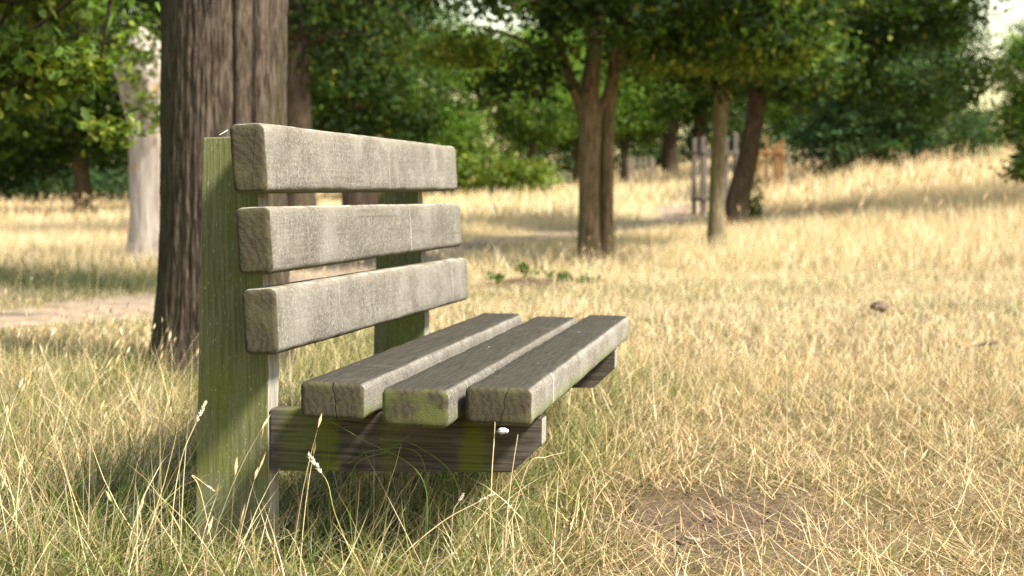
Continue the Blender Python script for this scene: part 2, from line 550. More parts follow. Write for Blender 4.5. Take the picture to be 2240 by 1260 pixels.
post_outline = [(-.2560, -.47), (-.0790, -.47), (-.0800, -.08), (-.0770, .0), (-.0790 - .512 * math.sin(LEAN), .5125), (-.2270, .509)]
for k, (y0, th) in enumerate(((.142, .066), (1.494, .058))):
    m = wood_mat('post_wood', 'post', seed=2.7 + 4 * k)
    o = board('post', post_outline, y0, y0 + th, m, .0035)
    st = [(.0, .075, .55), (.055, .028, .8), (.20, .03, .45), (.375, .035, .95), (.41, .02, .3)] if k == 0 else [(.1, .3, .6)]
    m = wood_mat('bearer_wood', 'bearer', seed=1.3 + 5 * k, stripes=st)
    xf = .530 if k == 0 else .521
    board('bearer', [(-.0765, -.0835), (xf, -.0835), (xf, -.138), (xf - .065, -.201), (-.0775, -.221)], y0 + .004, y0 + .056, m, .003)
b_feather = None

# ------------------------------------------------------------------ leaves and crowns
LEAF2 = (np.array([(0, 0, 0), (.45, .30, .06), (1, 0, -.04), (.45, -.30, .06)]), np.array([(0, 2, 1), (0, 3, 2)]))
LOBED = (np.array([(0, 0, 0), (.15, .16, .03), (.32, .14, .02), (.45, .30, .07), (.62, .20, .03), (.78, .24, .03), (1, 0, -.06),
                   (.78, -.24, .03), (.62, -.20, .03), (.45, -.30, .07), (.32, -.14, .02), (.15, -.16, .03), (.5, 0, 0)]),
         np.array([(12, k, k + 1) for k in range(11)] + [(12, 11, 0)])[:, ::-1])

def place_leaves(tmpl, P, size, rng, upbias=.7, droop=.25):
    T, F = tmpl
    n = len(P)
    nrm = rng.normal(size=(n, 3)) * .65; nrm[:, 2] += upbias
    nrm /= np.linalg.norm(nrm, axis=1)[:, None]
    d = rng.normal(size=(n, 3)); d[:, 2] -= droop
    d -= nrm * (d * nrm).sum(1)[:, None]; d /= np.linalg.norm(d, axis=1)[:, None] + 1e-9
    s = np.cross(nrm, d)
    sz = size * rng.uniform(.6, 1.3, n)
    M = np.stack([d, s, nrm], 1) * sz[:, None, None]
    V = np.einsum('kj,njc->nkc', T, M) + P[:, None, :]
    Fo = F[None] + (np.arange(n) * len(T))[:, None, None]
    return V.reshape(-1, 3), Fo.reshape(-1, 3), len(T)

PAL_DEEP = np.array([(.020, .042, .006), (.034, .066, .009), (.055, .095, .014), (.015, .032, .008)])
PAL_MID = np.array([(.038, .076, .009), (.060, .108, .014), (.092, .145, .020), (.026, .052, .009)])
PAL_LIGHT = np.array([(.10, .17, .02), (.135, .20, .028), (.17, .21, .03), (.08, .14, .02)])
PAL_BLUE = np.array([(.028, .060, .020), (.044, .082, .028), (.062, .105, .035), (.03, .06, .018)])

def crown_mesh(name, blobs, nclump, per, leaf, pal, seed, tmpl=LEAF2, shell=.45, spread=.38, gap=.0, yellow=.04, flat=.55):
    rng = np.random.default_rng(seed)
    vol = np.array([(b[3] * b[4] * b[5]) ** .72 * (b[6] if len(b) > 6 else 1) for b in blobs]); vol /= vol.sum()
    which = rng.choice(len(blobs), nclump, p=vol)
    dirs = rng.normal(size=(nclump, 3)); dirs /= np.linalg.norm(dirs, axis=1)[:, None]
    rad = (shell ** 3 + (1 - shell ** 3) * rng.random(nclump)) ** (1 / 3)
    B = np.array([b[:6] for b in blobs])[which]
    C = B[:, :3] + dirs * rad[:, None] * B[:, 3:6]
    if gap > 0:
        keep = np.array([mnoise.noise((c[0] * .75 + seed, c[1] * .75, c[2] * .9)) > gap - .5 for c in C])
        C = C[keep]
    n = len(C)
    cs = spread * rng.uniform(.55, 1.35, n)
    P = np.repeat(C, per, 0) + rng.normal(size=(n * per, 3)) * np.repeat(cs, per)[:, None] * np.array([1, 1, flat])
    V, F, k = place_leaves(tmpl, P, leaf, rng)
    ct = pal[rng.integers(0, len(pal), n)] * rng.uniform(.35, .9, (n, 1))
    col = np.repeat(ct, per, 0) * rng.uniform(.75, 1.3, (n * per, 1))
    ye = rng.random(n * per) < yellow
    col[ye] = np.array([.14, .15, .02]) * rng.uniform(.7, 1.2, (ye.sum(), 1))
    me = npmesh(name, V, F, np.repeat(col, k, 0))
    me.materials.append(M_LEAF)
    return me, C

def limbs_mesh(name, limbs, mat, sides=7):
    parts = []
    for ctrl in limbs:
        P, r = smooth_path(ctrl, max(6, 4 * len(ctrl)))
        parts.append(tube([tuple(p) for p in P], r, sides))
    V, F = cat_meshes(parts)
    me = npmesh(name, V, F, None, True); me.materials.append(mat)
    return me

def fan_limbs(roots, targets, rng, r0, r1=.008):
    out = []
    for tg in targets:
        a = np.array(roots[rng.integers(len(roots))], float); b = np.array(tg, float)
        mid = a * .5 + b * .5; mid[2] += .12 * np.linalg.norm(b - a); mid[:2] += rng.normal(size=2) * .15
        out.append([(*a, r0), (*(a * .75 + mid * .25 + np.array([0, 0, .05])), r0 * .8), (*mid, r0 * .45), (*b, r1)])
    return out

def trunk_mesh(name, ctrl, rings, sides, ridge, mat, seed=0, flare=0.0, flare_h=.35, freq=9., grooves=(), face=(0, -1)):
    P, r = smooth_path(ctrl, rings)
    z0 = P[0, 2]
    V, F = tube([tuple(p) for p in P], r, sides)
    V = V.reshape(rings, sides, 3)
    ang = np.arange(sides) / sides * 2 * math.pi
    for i in range(rings):
        z = P[i, 2] - z0
        fl = flare * math.exp(-max(z, 0) / flare_h)
        lob = np.array([fl * (1 + .5 * mnoise.noise((math.cos(a) * 1.7 + seed, math.sin(a) * 1.7, z * .8))) for a in ang])
        rg = np.array([mnoise.noise((math.cos(a) * freq * .35 + seed, math.sin(a) * freq * .35, z * .55)) * .5
                       + abs(mnoise.noise((math.cos(a) * freq + seed, math.sin(a) * freq, z * freq * .11 + 4))) * 1.2
                       + abs(mnoise.noise((math.cos(a) * freq * 2.1 + seed, math.sin(a) * freq * 2.1, z * freq * .3 + 9))) * .6
                       - .3 for a in ang]) * ridge
        if grooves:
            dv = V[i] - P[i]
            phi = np.degrees(np.arctan2(dv[:, 0] * -face[1] + dv[:, 1] * face[0], dv[:, 0] * face[0] + dv[:, 1] * face[1]))
            inside = sm(7, 10, phi) * sm(28, 25, phi) * sm(.5, .9, z)
            rg = rg * (1 - .65 * inside)
            for g0, gw, gd in grooves:
                q = phi - g0 - 2.5 * mnoise.noise((g0, z * 1.5, 0))
                rg = rg - gd * np.exp(-(q / gw) ** 2) * sm(.4, .8, z)
        V[i] = P[i] + (V[i] - P[i]) * (1 + (lob + rg) / 1.0)[:, None]
    me = npmesh(name, V.reshape(-1, 3), F, None, True); me.materials.append(mat)
    return me

def make_tree(name, loc, label, trunks, limbs, crowns, bark, group=None):
    e = empty(name, loc, label, 'tree', group)
    for me in trunks: link('trunk', me, None, e)
    if limbs is not None: link('branches', limbs, None, e)
    for me in crowns: link('crown', me, None, e)
    return e

# --- the big oak behind the bench
def build_oak():
    ox, oy = -1.305, 6.35
    oz = Hz(ox, oy) - .06
    tr = trunk_mesh('oak_trunk', [(-.02, 0, 0, .305), (.0, 0, .45, .285), (.01, 0, 1.0, .276), (.02, 0, 1.6, .274), (.03, 0, 2.3, .274), (.03, 0, 3.2, .27), (.05, 0, 4.4, .26)],
                    200, 320, .038, M_BARK_OAK, 3.3, .16, .22, 34., ((7.5, 2.0, .10), (28.0, 2.2, .11)), (.197, -.98))
    rng = np.random.default_rng(11)
    blobs = [(2.4, 2.2, 8.2, 2.6, 1.7, 1.5, 1.6), (-1.5, 1.5, 8.8, 2.6, 2.6, 1.5)]  # unseen crown above the frame, first lobe shaped to shade the left grass
    low = [(-1.62, 2.3, 1.66, .36, .5, .15, 1.6), (-1.85, 2.2, 1.45, .32, .4, .08), (-1.62, 2.6, 2.12, .42, .6, .14, .8), (-1.16, 2.5, 1.30, .08, .2, .06, .5)]
    c1, C1 = crown_mesh('oak_crown', blobs, 460, 40, .14, PAL_MID, 21, spread=.42, gap=.2)
    c2, C2 = crown_mesh('oak_low_sprays', low, 165, 24, .082, PAL_LIGHT * 1.2, 22, LOBED, shell=.1, spread=.10, yellow=.06, flat=.42)  # sunlit tone of the low sprays put into a lighter leaf palette
    roots = [(.03, 0, 3.6), (.04, 0, 4.1), (.05, .02, 4.35)]
    L = fan_limbs(roots, C1[rng.choice(len(C1), 26, replace=False)], rng, .09)
    L += [[(-.15, .1, 3.3, .10), (-.7, 1.0, 3.4, .07), (-1.3, 2.0, 2.7, .035), (-1.9, 2.5, 1.9, .012), (-2.3, 2.7, 1.6, .004)],
          [(-.15, .1, 3.0, .07), (-.6, 1.2, 2.9, .05), (-1.0, 2.0, 2.25, .02), (-1.2, 2.3, 1.7, .006)],
          [(-.9, 1.6, 2.5, .03), (-1.5, 2.1, 2.05, .018), (-2.2, 2.4, 2.1, .008)],
          [(-1.0, 1.9, 2.2, .02), (-1.6, 2.2, 1.85, .012), (-2.1, 2.2, 1.62, .005)]]
    for c in C2[rng.choice(len(C2), 26, replace=False)]:
        L.append([(c[0] + .25, c[1] - .2, c[2] + .12, .006), (c[0] + .1, c[1] - .1, c[2] + .07, .004), (c[0], c[1], c[2], .003)])
    e = make_tree('oak_tree', (ox, oy, oz), 'large furrowed oak trunk standing right behind the bench back', [tr], limbs_mesh('oak_limbs', L, M_BARK_OAK), [c1, c2], None)
    return e
build_oak()

# --- dead pale trunk at the left
def build_snag():
    x, y = -4.17, 16.4
    t = NT('bleached_dead_wood')
    c = t.coord('Object')
    n1 = t.noise(t.mapv(c, (14, 14, 1.4)), 1, 5, .6, .8); n2 = t.noise(t.mapv(c, (4, 4, 1.6)), 1, 4)
    col = t.ramp(n1, [(.32, (.17, .125, .10)), (.5, (.34, .285, .245)), (.7, (.46, .41, .37))])
    col = t.mix(t.math('MULTIPLY', t.step(n2, .62, .70), .8), col, (.42, .22, .08))
    col = t.mix(t.math('MULTIPLY', t.step(n2, .33, .28), .7), col, (.17, .10, .07))
    mat = t.done(t.bsdf(col, .9, t.bump(n1, .8, .02), .1))
    tr = trunk_mesh('dead_trunk', [(0, 0, 0, .31), (0, 0, .5, .27), (.0, 0, 1.2, .255), (-.02, 0, 1.75, .27), (-.06, 0, 2.1, .31), (-.07, 0, 2.4, .27), (-.10, 0, 2.62, .16), (-.12, 0, 2.76, .03)],
                    60, 48, .11, mat, 8.1, .15, .2, 5.)
    e = empty('dead_tree', (x, y, Hz(x, y) - .05), 'pale bleached dead tree trunk left of the big oak', 'tree')
    link('trunk', tr, None, e)
    L = limbs_mesh('dead_stub', [[(-.1, 0, 2.0, .10), (-.34, 0, 2.2, .07), (-.42, 0, 2.36, .03)], [(.1, 0, 2.2, .10), (.28, .1, 2.5, .06), (.34, .1, 2.7, .02)]], mat)
    link('broken_branch', L, None, e)
    cr, _ = crown_mesh('shoots', [(-.05, -.5, 2.4, .36, .2, .42), (.1, -.45, 1.85, .22, .15, .22)], 40, 18, .08, PAL_LIGHT * 1.1, 5, shell=.1, spread=.10)
    link('foliage', cr, None, e)
build_snag()

# --- twin-stemmed tree
def build_twin():
    x, y = .845, 15.45
    z = Hz(x, y) - .05
    ta = trunk_mesh('twin_trunk_a', [(0, 0, 0, .135), (.0, 0, .5, .115), (.0, 0, 1.0, .112), (.01, 0, 1.6, .118), (.0, 0, 1.95, .105), (.05, 0, 2.45, .085), (.1, 0, 3.4, .07), (.12, 0, 4.6, .05)], 70, 40, .06, M_BARK, 1.5, .22, .16, 5.)
    tb = trunk_mesh('twin_trunk_b', [(.195, .1, 0, .095), (.195, .1, .5, .082), (.195, .1, 1.0, .080), (.205, .1, 1.65, .078), (.265, .1, 2.2, .074), (.37, .1, 2.7, .065), (.56, .1, 3.3, .055), (.9, .1, 4.3, .035)], 70, 32, .06, M_BARK, 4.5, .22, .16, 5.)
    rng = np.random.default_rng(31)
    blobs = [(.1, .2, 4.7, 3.0, 3.0, 1.9), (1.5, -.2, 2.45, 1.0, .9, .22, 2.2), (-1.2, 0, 2.75, 1.1, 1.0, .45, 1.8), (.2, .3, 3.0, 2.6, 1.5, .5, 1.6), (-.75, -.4, 2.2, .45, .5, .25, 2), (.2, -1.3, 2.95, 2.5, .8, .42, 2.6), (.3, -.9, 2.55, .5, .4, .2, 1.2)]
    cr, C = crown_mesh('twin_crown', blobs, 1000, 50, .10, PAL_DEEP * 1.6, 32, spread=.19, yellow=.05, gap=.36)
    L = [[(.0, 0, 1.5, .07), (-.1, 0, 1.8, .065), (-.24, 0, 2.2, .058), (-.47, .05, 2.95, .045), (-.85, .1, 3.9, .025)],
         [(.05, .03, 1.6, .06), (.16, .05, 1.85, .052), (.29, .1, 2.15, .05), (.42, .12, 2.55, .04), (.5, .2, 3.4, .025)],
         [(.3, .1, 2.35, .035), (.95, 0, 2.42, .028), (1.55, -.1, 2.33, .018), (2.1, -.15, 2.27, .006)],
         [(.28, .1, 2.3, .03), (.8, -.2, 2.3, .02), (1.3, -.5, 2.22, .008)],
         [(-.2, 0, 2.15, .035), (-.7, -.1, 2.5, .025), (-1.3, -.2, 2.65, .012), (-1.8, -.2, 2.6, .005)],
         [(.1, 0, 3.2, .04), (-.3, -.2, 3.0, .03), (-.9, -.3, 2.85, .012)]]
    L += fan_limbs([(.1, 0, 3.2), (.12, 0, 4.0), (.6, .1, 3.4), (-.5, .05, 3.0)], C[rng.choice(len(C), 34, replace=False)], rng, .03, .004)
    sp, C2 = crown_mesh('twin_low_sprays', [(1.45, -.5, 2.3, 1.0, .45, .13), (.75, -.7, 2.2, .4, .3, .10, .6), (-1.3, -.6, 2.35, .5, .4, .2, .8)], 130, 34, .085, PAL_LIGHT * 1.35, 35, shell=.1, spread=.13, yellow=.12, flat=.5)  # lighter palette than the crown paints these sprays as lit through
    make_tree('park_tree', (x, y, z), 'twin-stemmed tree in dry grass, its two brown trunks touching', [ta, tb], limbs_mesh('twin_limbs', L, M_BARK), [cr, sp], None)
build_twin()

# --- single straight tree with the bottom in the grass
def build_single():
    x, y = 2.69, 18.55
    z = Hz(x, y) - .05
    M = bark_mat('grey_green_bark', (.06, .048, .03), (.145, .115, .07), (.23, .19, .125), (.10, .10, .04), .8, 1)
    ta = trunk_mesh('single_trunk', [(0, 0, 0, .125), (.0, 0, .5, .106), (.01, 0, 1.0, .10), (.03, 0, 1.6, .098), (.05, 0, 2.1, .10), (.02, 0, 2.6, .075), (-.05, 0, 3.4, .06), (-.1, 0, 4.5, .04)], 70, 36, .06, M, 7.5, .25, .16, 5.)
    rng = np.random.default_rng(41)
    blobs = [(.1, .2, 4.4, 2.2, 2.2, 1.8), (0, 0, 2.65, 1.5, 1.3, .45, 1.6), (.9, -.4, 2.35, .7, .6, .2, 1.5), (0, -.9, 2.8, 1.5, .6, .45, 2.4)]
    cr, C = crown_mesh('single_crown', blobs, 640, 50, .10, PAL_DEEP * 1.7, 42, spread=.19, yellow=.06, gap=.34)
    L = [[(.05, 0, 1.95, .055), (.15, 0, 2.25, .05), (.4, .05, 2.75, .035), (.8, .1, 3.6, .015)],
         [(.04, 0, 2.0, .05), (-.1, 0, 2.25, .04), (-.4, -.1, 2.6, .025), (-.9, -.2, 2.9, .008)]]
    L += fan_limbs([(.0, 0, 2.7), (-.05, 0, 3.4), (.45, .05, 2.8)], C[rng.choice(len(C), 26, replace=False)], rng, .025, .004)
    make_tree('park_tree', (x, y, z), 'slender straight tree with pale olive bark, right of the twin-stemmed tree', [ta], limbs_mesh('single_limbs', L, M), [cr], None)
build_single()

# --- leaning tree with the wide dark crown
def build_leaning():
    x, y = 3.74, 23.65
    z = Hz(x, y) - .05
    ta = trunk_mesh('leaning_trunk', [(-.02, 0, 0, .225), (.0, 0, .35, .205), (.10, 0, .8, .185), (.21, 0, 1.3, .165), (.31, 0, 1.9, .155), (.38, 0, 2.5, .14), (.5, 0, 3.3, .11), (.7, 0, 4.6, .07)], 70, 40, .07, M_BARK_DARK, 9.5, .2, .2, 5.)
    rng = np.random.default_rng(51)
    blobs = [(1.3, 0, 4.6, 3.4, 2.6, 2.0), (2.9, -.3, 2.9, 1.5, 1.3, .75, 1.5), (.6, -.3, 2.75, 1.8, 1.3, .5, 1.3), (3.4, -.2, 2.6, .6, .7, .7, 1.5)]
    cr, C = crown_mesh('leaning_crown', blobs, 1050, 48, .11, PAL_DEEP * 1.45, 52, spread=.21, yellow=.03, gap=.24)
    L = [[(.38, 0, 2.4, .09), (.9, 0, 2.9, .07), (1.8, -.1, 3.3, .045), (3.0, -.2, 3.2, .02), (3.8, -.3, 2.7, .006)]]
    L += fan_limbs([(.4, 0, 2.7), (.5, 0, 3.3), (.7, 0, 4.4), (1.7, -.1, 3.25)], C[rng.choice(len(C), 40, replace=False)], rng, .04, .005)
    make_tree('park_tree', (x, y, z), 'dark leaning trunk with wide deep green crown beside the orange guard', [ta], limbs_mesh('leaning_limbs', L, M_BARK_DARK), [cr], None)
build_leaning()

# --- background trees: three kinds of crown, shared between the copies
def bg_variant(k, pal, leaf, blobs, n, trunk_r, fork, th, yellow=.03):
    rng = np.random.default_rng(100 + k)
    tr = trunk_mesh('far_trunk_%d' % k, [(0, 0, -.1, trunk_r * 1.15), (0, 0, .6, trunk_r), (.03, 0, th * .5, trunk_r * .9), (.0, .02, th, trunk_r * .7), (.05, 0, th * 1.6, trunk_r * .3)], 26, 20, .08, M_BARK_DARK, k * 3.3, .2, .3, 4.)
    cr, C = crown_mesh('far_crown_%d' % k, blobs, n, 62, leaf * .86, pal, 200 + k, spread=.30, gap=.26, yellow=yellow)
    L = fan_limbs([(0, 0, fork), (.0, .02, th)], C[rng.choice(len(C), 22, replace=False)], rng, trunk_r * .35, .01)
    return tr, limbs_mesh('far_limbs_%d' % k, L, M_BARK_DARK), cr
BGV = [
    bg_variant(0, PAL_MID * 2.3, .17, [(0, 0, 4.6, 3.2, 3.2, 3.0), (-1.2, -.6, 2.2, 2.0, 1.8, 1.0), (1.4, .2, 2.3, 1.9, 1.9, 1.1)], 900, .17, 1.6, 3.4),
    bg_variant(1, PAL_DEEP * 1.5, .16, [(0, 0, 5.0, 3.0, 3.0, 3.2), (1.6, -.5, 2.5, 2.0, 1.8, 1.1), (-1.5, .3, 2.4, 1.8, 1.8, 1.2)], 950, .2, 1.7, 3.8),
    bg_variant(2, PAL_BLUE * 1.6, .17, [(0, 0, 4.4, 3.1, 3.1, 3.1), (-1.4, -.6, 2.0, 2.1, 1.8, 1.2), (1.6, -.4, 1.9, 2.0, 1.8, 1.2)], 900, .16, 1.4, 3.2, .01),
    bg_variant(3, PAL_MID * 2.3, .15, [(0, 0, 3.7, 2.3, 2.2, 1.9), (.5, -.4, 2.3, 1.3, 1.2, .5)], 420, .12, 1.7, 3.2),
]
BG = [  # x, y, variant, scale, rot, label
    (2.05, 44.9, 3, .95, .4, 'small dark trunk seen just left of the twin-stemmed tree, mid green crown'),
    (3.66, 46.1, 3, 1.0, 1.9, 'small dark trunk seen just right of the twin-stemmed tree, far off'),
    (.61, 41.6, 3, .85, 2.6, 'mid green young tree inside the post guard beyond the pale green bush'),
    (5.85, 52.3, 1, 1.5, 4.0, 'thick dark trunked old tree behind the dark post guard'),
    (-2.9, 40.0, 0, .76, 5.2, 'bushy mid green tree above the far end of the bench back'),
    (-5.6, 36.0, 1, 1.1, .9, 'deep green tree just right of the big oak trunk'),
    (-10.2, 33.5, 1, 1.0, 3.3, 'deep green tree beside the bleached dead trunk'),
    (-14.5, 39.0, 2, 1.1, 2.2, 'bluish green tree at the left edge behind the oak sprays'),
    (9.3, 43.5, 0, .8, 1.2, 'small mid green tree on the rise, above the grey far guard'),
    (11.6, 47.0, 2, .8, 5.9, 'small bluish green tree on the rise, behind the tall reddish grass'),
    (9.1, 34.5, 2, .74, .2, 'deep green tree standing on the grassy rise, foliage almost to the ground'),
    (16.4, 42.0, 0, .62, 3.0, 'light feathery green tree at the right edge'),
    (-27, 66, 2, 1.7, 1.1, 'far tree of the left skyline, beyond the pale field'),
    (-18, 70, 1, 1.8, 2.1, 'far tall tree behind the bleached dead trunk'),
    (-10, 66, 0, 1.7, 3.1, 'far tall tree hidden partly by the big oak'),
    (-7.2, 70, 2, 1.4, 4.1, 'far tall tree left of the bright sky gap'),
    (4.6, 71, 0, 1.35, 5.1, 'far tall tree right of the bright sky gap'),
    (9.0, 68, 1, 1.75, .6, 'far tall tree behind the slender straight tree'),
    (17.0, 70, 2, 1.7, 1.6, 'far tall tree over the middle of the rise'),
    (29.5, 66, 1, 1.6, 2.6, 'far tree at the right skyline beyond the rise'),
]
for (x, y, v, s, rz, lab) in BG:
    e = empty('park_tree', (x, y, Hz(x, y)), lab, 'tree', 'background park trees', rz)
    e.scale = (s, s, s)
    if 'foliage almost to the ground' in lab: e.location.z -= .75
    tr, lm, cr = BGV[v]
    link('trunk', tr, None, e); link('branches', lm, None, e); link('crown', cr, None, e)

# --- low foliage mesh for bushes and the hedge
bush_me, _ = crown_mesh('bush_leaves', [(0, 0, .55, .95, .8, .6), (-.9, .1, .45, .7, .7, .5), (.95, -.1, .35, .6, .6, .4)], 260, 30, .10, PAL_LIGHT * 1.25, 71, spread=.17, yellow=.10, shell=.3)
bush_st = limbs_mesh('bush_stems', [[(.1 * k, 0, -.05, .02), (.2 * k, .05 * k, .4, .014), (.33 * k, .1, .8, .005)] for k in (-3, -2, -1, 0, 1, 2, 3)], M_BARK)
e = empty('bush', (-1.0, 38.5, Hz(-1, 38.5)), 'pale yellow-green bush at the far end of the bench back', 'bush')
e.scale = (1.55, 1.5, 1.35)
link('foliage', bush_me, None, e); link('stems', bush_st, None, e)
hedge_me, _ = crown_mesh('hedge_leaves', [(k * 1.6, .3 * math.sin(k * 2.1), .8, 1.3, .9, .75 + .2 * math.sin(k * 3.3)) for k in range(-7, 8)], 620, 30, .14, PAL_BLUE * 1.35, 75, spread=.26, yellow=.0, shell=.3)
o = link('hedge', hedge_me, None)
o.location = (-19.5, 55, Hz(-19.5, 55))
tag(o, 'low bluish green hedge along the far side of the pale left field', 'hedge', 'far hedges')
for hx, hy, hs, hr, lab in ((-34, 82, 2.6, .1, 'far wood edge at the left end of the skyline'), (-9, 86, 2.6, -.05, 'far wood edge behind the big oak and the bench back'),
                        (16, 84, 2.4, .08, 'far wood edge behind the park trees at centre right'), (40, 80, 2.6, -.15, 'far wood edge at the right end of the skyline')):
    h2 = o.copy(); COL.objects.link(h2)
    h2.location = (hx, hy, Hz(hx, hy) - .3); h2.scale = (hs * .9, hs, hs); h2.rotation_euler = (0, 0, hr)
    h2['label'] = lab

# --- tree outside the frame at the right, only its drooping bough shows
def build_right_tree():
    x, y = 10.6, 22.0
    z = Hz(x, y) - .05
    ta = trunk_mesh('right_trunk', [(0, 0, 0, .2), (0, 0, .6, .18), (0, 0, 2.0, .16), (0, 0, 3.5, .12), (0, 0, 5, .06)], 40, 24, .07, M_BARK, 2.5, .2, .2, 5.)
    blobs = [(0, 0, 4.4, 2.6, 2.6, 2.0), (-2.75, -.1, .55, .45, .4, .22, 3.2), (-2.3, 0, 1.1, .6, .6, .4, 1.4), (-1.6, .2, 2.3, 1.0, 1.2, .8)]
    cr, C = crown_mesh('right_crown', blobs, 480, 40, .105, PAL_MID * .9, 62, spread=.2, gap=.3)
    rng = np.random.default_rng(61)
    L = [[(0, 0, 3.0, .06), (-1.2, 0, 3.0, .04), (-2.1, 0, 1.8, .02), (-2.6, 0, .8, .006)]]
    L += fan_limbs([(0, 0, 3.0), (0, 0, 4.0)], C[rng.choice(len(C), 22, replace=False)], rng, .03, .005)
    sp, C2 = crown_mesh('right_bough', [(-2.72, -.2, .60, .34, .3, .16), (-2.45, -.1, .85, .3, .3, .2)], 60, 26, .085, PAL_MID * 1.1, 64, shell=.1, spread=.10)
    for c in C2[::4]: L.append([(-2.5, 0, .95, .006), (*(.5 * c + np.array([-1.25, 0, .46])), .004), (*c, .002)])
    make_tree('park_tree', (x, y, z), 'tree at the right edge whose drooping dark bough hangs over the grass', [ta], limbs_mesh('right_limbs', L, M_BARK), [cr, sp], None)
build_right_tree()

# --- broken stump and a further dark trunk, seen through the bench back
def build_stump():
    x, y = -2.36, 22.7
    t = NT('stump_wood')
    c = t.coord('Object'); n1 = t.noise(t.mapv(c, (12, 12, 1.6)), 1, 5, .6, .6)
    col = t.ramp(n1, [(.3, (.03, .02, .014)), (.55, (.075, .05, .036)), (.75, (.13, .095, .075))])
    mat = t.done(t.bsdf(col, .9, t.bump(n1, .8, .02), .1))
    tr = trunk_mesh('stump_trunk', [(0, 0, 0, .43), (0, 0, .5, .38), (.02, 0, 1.0, .35), (.1, 0, 1.35, .27), (.2, 0, 1.58, .12), (.24, 0, 1.7, .02)], 40, 36, .12, mat, 6.6, .2, .25, 4.)
    e = empty('tree_stump', (x, y, Hz(x, y) - .05), 'broken reddish brown stump seen between the top bench slats', 'stump')
    link('trunk', tr, None, e)
build_stump()
def build_dark():
    x, y = -3.42, 22.8
    tr = trunk_mesh('behind_oak_trunk', [(0, 0, 0, .30), (0, 0, .6, .26), (-.02, 0, 1.6, .22), (-.05, 0, 3.0, .2), (-.1, 0, 4.5, .1)], 40, 30, .08, M_BARK_DARK, 12.6, .2, .25, 4.)
    cr, C = crown_mesh('behind_oak_crown', [(0, .3, 5.2, 2.6, 2.6, 2.0), (.4, .2, 3.2, 2.0, 1.6, .5)], 420, 40, .12, PAL_DEEP, 82, spread=.3, gap=.25)
    rng = np.random.default_rng(83)
    L = fan_limbs([(-.05, 0, 3.0), (-.1, 0, 4.2)], C[rng.choice(len(C), 22, replace=False)], rng, .04, .005)
    make_tree('park_tree', (x, y, Hz(x, y) - .05), 'dark trunk half hidden behind the right edge of the big oak', [tr], limbs_mesh('behind_oak_limbs', L, M_BARK_DARK), [cr], None)
build_dark()

# ------------------------------------------------------------------ tree guards
def plain_wood(name, a, b):
    t = NT(name)
    c = t.coord('Object'); n = t.noise(t.mapv(c, (30, 30, 4)), 1, 4)
    return t.done(t.bsdf(t.mix(t.step(n, .3, .7), a, b), .85, t.bump(n, .5, .01), .15))
M_GUARD_DARK = plain_wood('old_guard_wood', (.055, .045, .04), (.13, .11, .095))
M_GUARD_NEW = plain_wood('new_guard_wood', (.115, .055, .018), (.19, .098, .034))
M_GUARD_GREY = plain_wood('grey_guard_wood', (.13, .105, .075), (.24, .20, .15))

def boxm(name, sx, sy, sz, bev=.006, point=0.0):
    bm = bmesh.new()
    bmesh.ops.create_cube(bm, size=1)
    for v in bm.verts:
        v.co = (v.co.x * sx, v.co.y * sy, (v.co.z + .5) * sz)
        if point and v.co.z > sz * .5: v.co.z += point * (1 if v.co.x > 0 else -1) * .5
    bmesh.ops.bevel(bm, geom=list(bm.edges), offset=bev, segments=1, affect='EDGES')
    me = bpy.data.meshes.new(name); bm.to_mesh(me); bm.free()
    return me

def guard(loc, rz, label, mat, posts, rails, half):
    e = empty('tree_guard', loc, label, 'tree guard', 'wooden tree guards', rz)
    for (dx, dy, h, w) in posts:
        o = link('post', boxm('guard_post', w, w, h + .15, .006, .02), mat, e); o.location = (dx, dy, -.15)
    for (z, sx, side) in rails:
        # side: 0 front, 1 back, 2 left, 3 right
        hx, hy = half
        if side < 2:
            o = link('rail', boxm('guard_rail', 2 * hx + .02, .03, .07), mat, e); o.location = (0, (-hy - .055 if side == 0 else hy + .055), z)
        else:
            o = link('rail', boxm('guard_rail', .03, 2 * hy + .02, .07), mat, e); o.location = ((-hx - .055 if side == 2 else hx + .055), 0, z)
def gz(x, y): return Hz(x, y)
# dark old guard
guard((4.12, 28.7, gz(4.12, 28.7)), .12, 'old dark grey post guard behind the slender straight tree', M_GUARD_DARK,
      [(-.34, -.34, 1.55, .09), (.33, -.34, 1.62, .09), (-.34, .34, 1.55, .08), (.33, .34, 1.55, .08), (-.12, -.34, 1.35, .05), (.1, -.34, 1.35, .05), (-.1, .34, 1.35, .05)],
      [(1.2, 1, 0), (.26, 1, 0), (1.2, 1, 1), (.26, 1, 1), (1.2, 1, 2), (1.2, 1, 3), (.26, 1, 2), (.26, 1, 3)], (.34, .34))
guard((5.75, 32.3, gz(5.75, 32.3)), -.1, 'new orange timber guard right of the leaning tree', M_GUARD_NEW,
      [(-.37, -.36, 1.36, .075), (-.16, -.36, 1.18, .07), (.04, -.36, 1.40, .075), (.25, -.36, 1.22, .085), (.40, -.36, 1.34, .05), (-.37, .36, 1.3, .05), (.39, .36, 1.3, .045)],
      [(.98, 1, 0), (.98, 1, 1), (.98, 1, 2), (.98, 1, 3)], (.37, .36))
guard((.66, 40.6, gz(.66, 40.6)), .2, 'weathered post guard round the young tree left of the twin-stemmed tree', M_GUARD_GREY,
      [(-.42, -.4, .85, .08), (.42, -.4, .85, .09), (.22, -.4, .82, .08), (-.42, .4, .8, .08), (.42, .4, .8, .08)],
      [(.72, 1, 0), (.72, 1, 1)], (.42, .4))
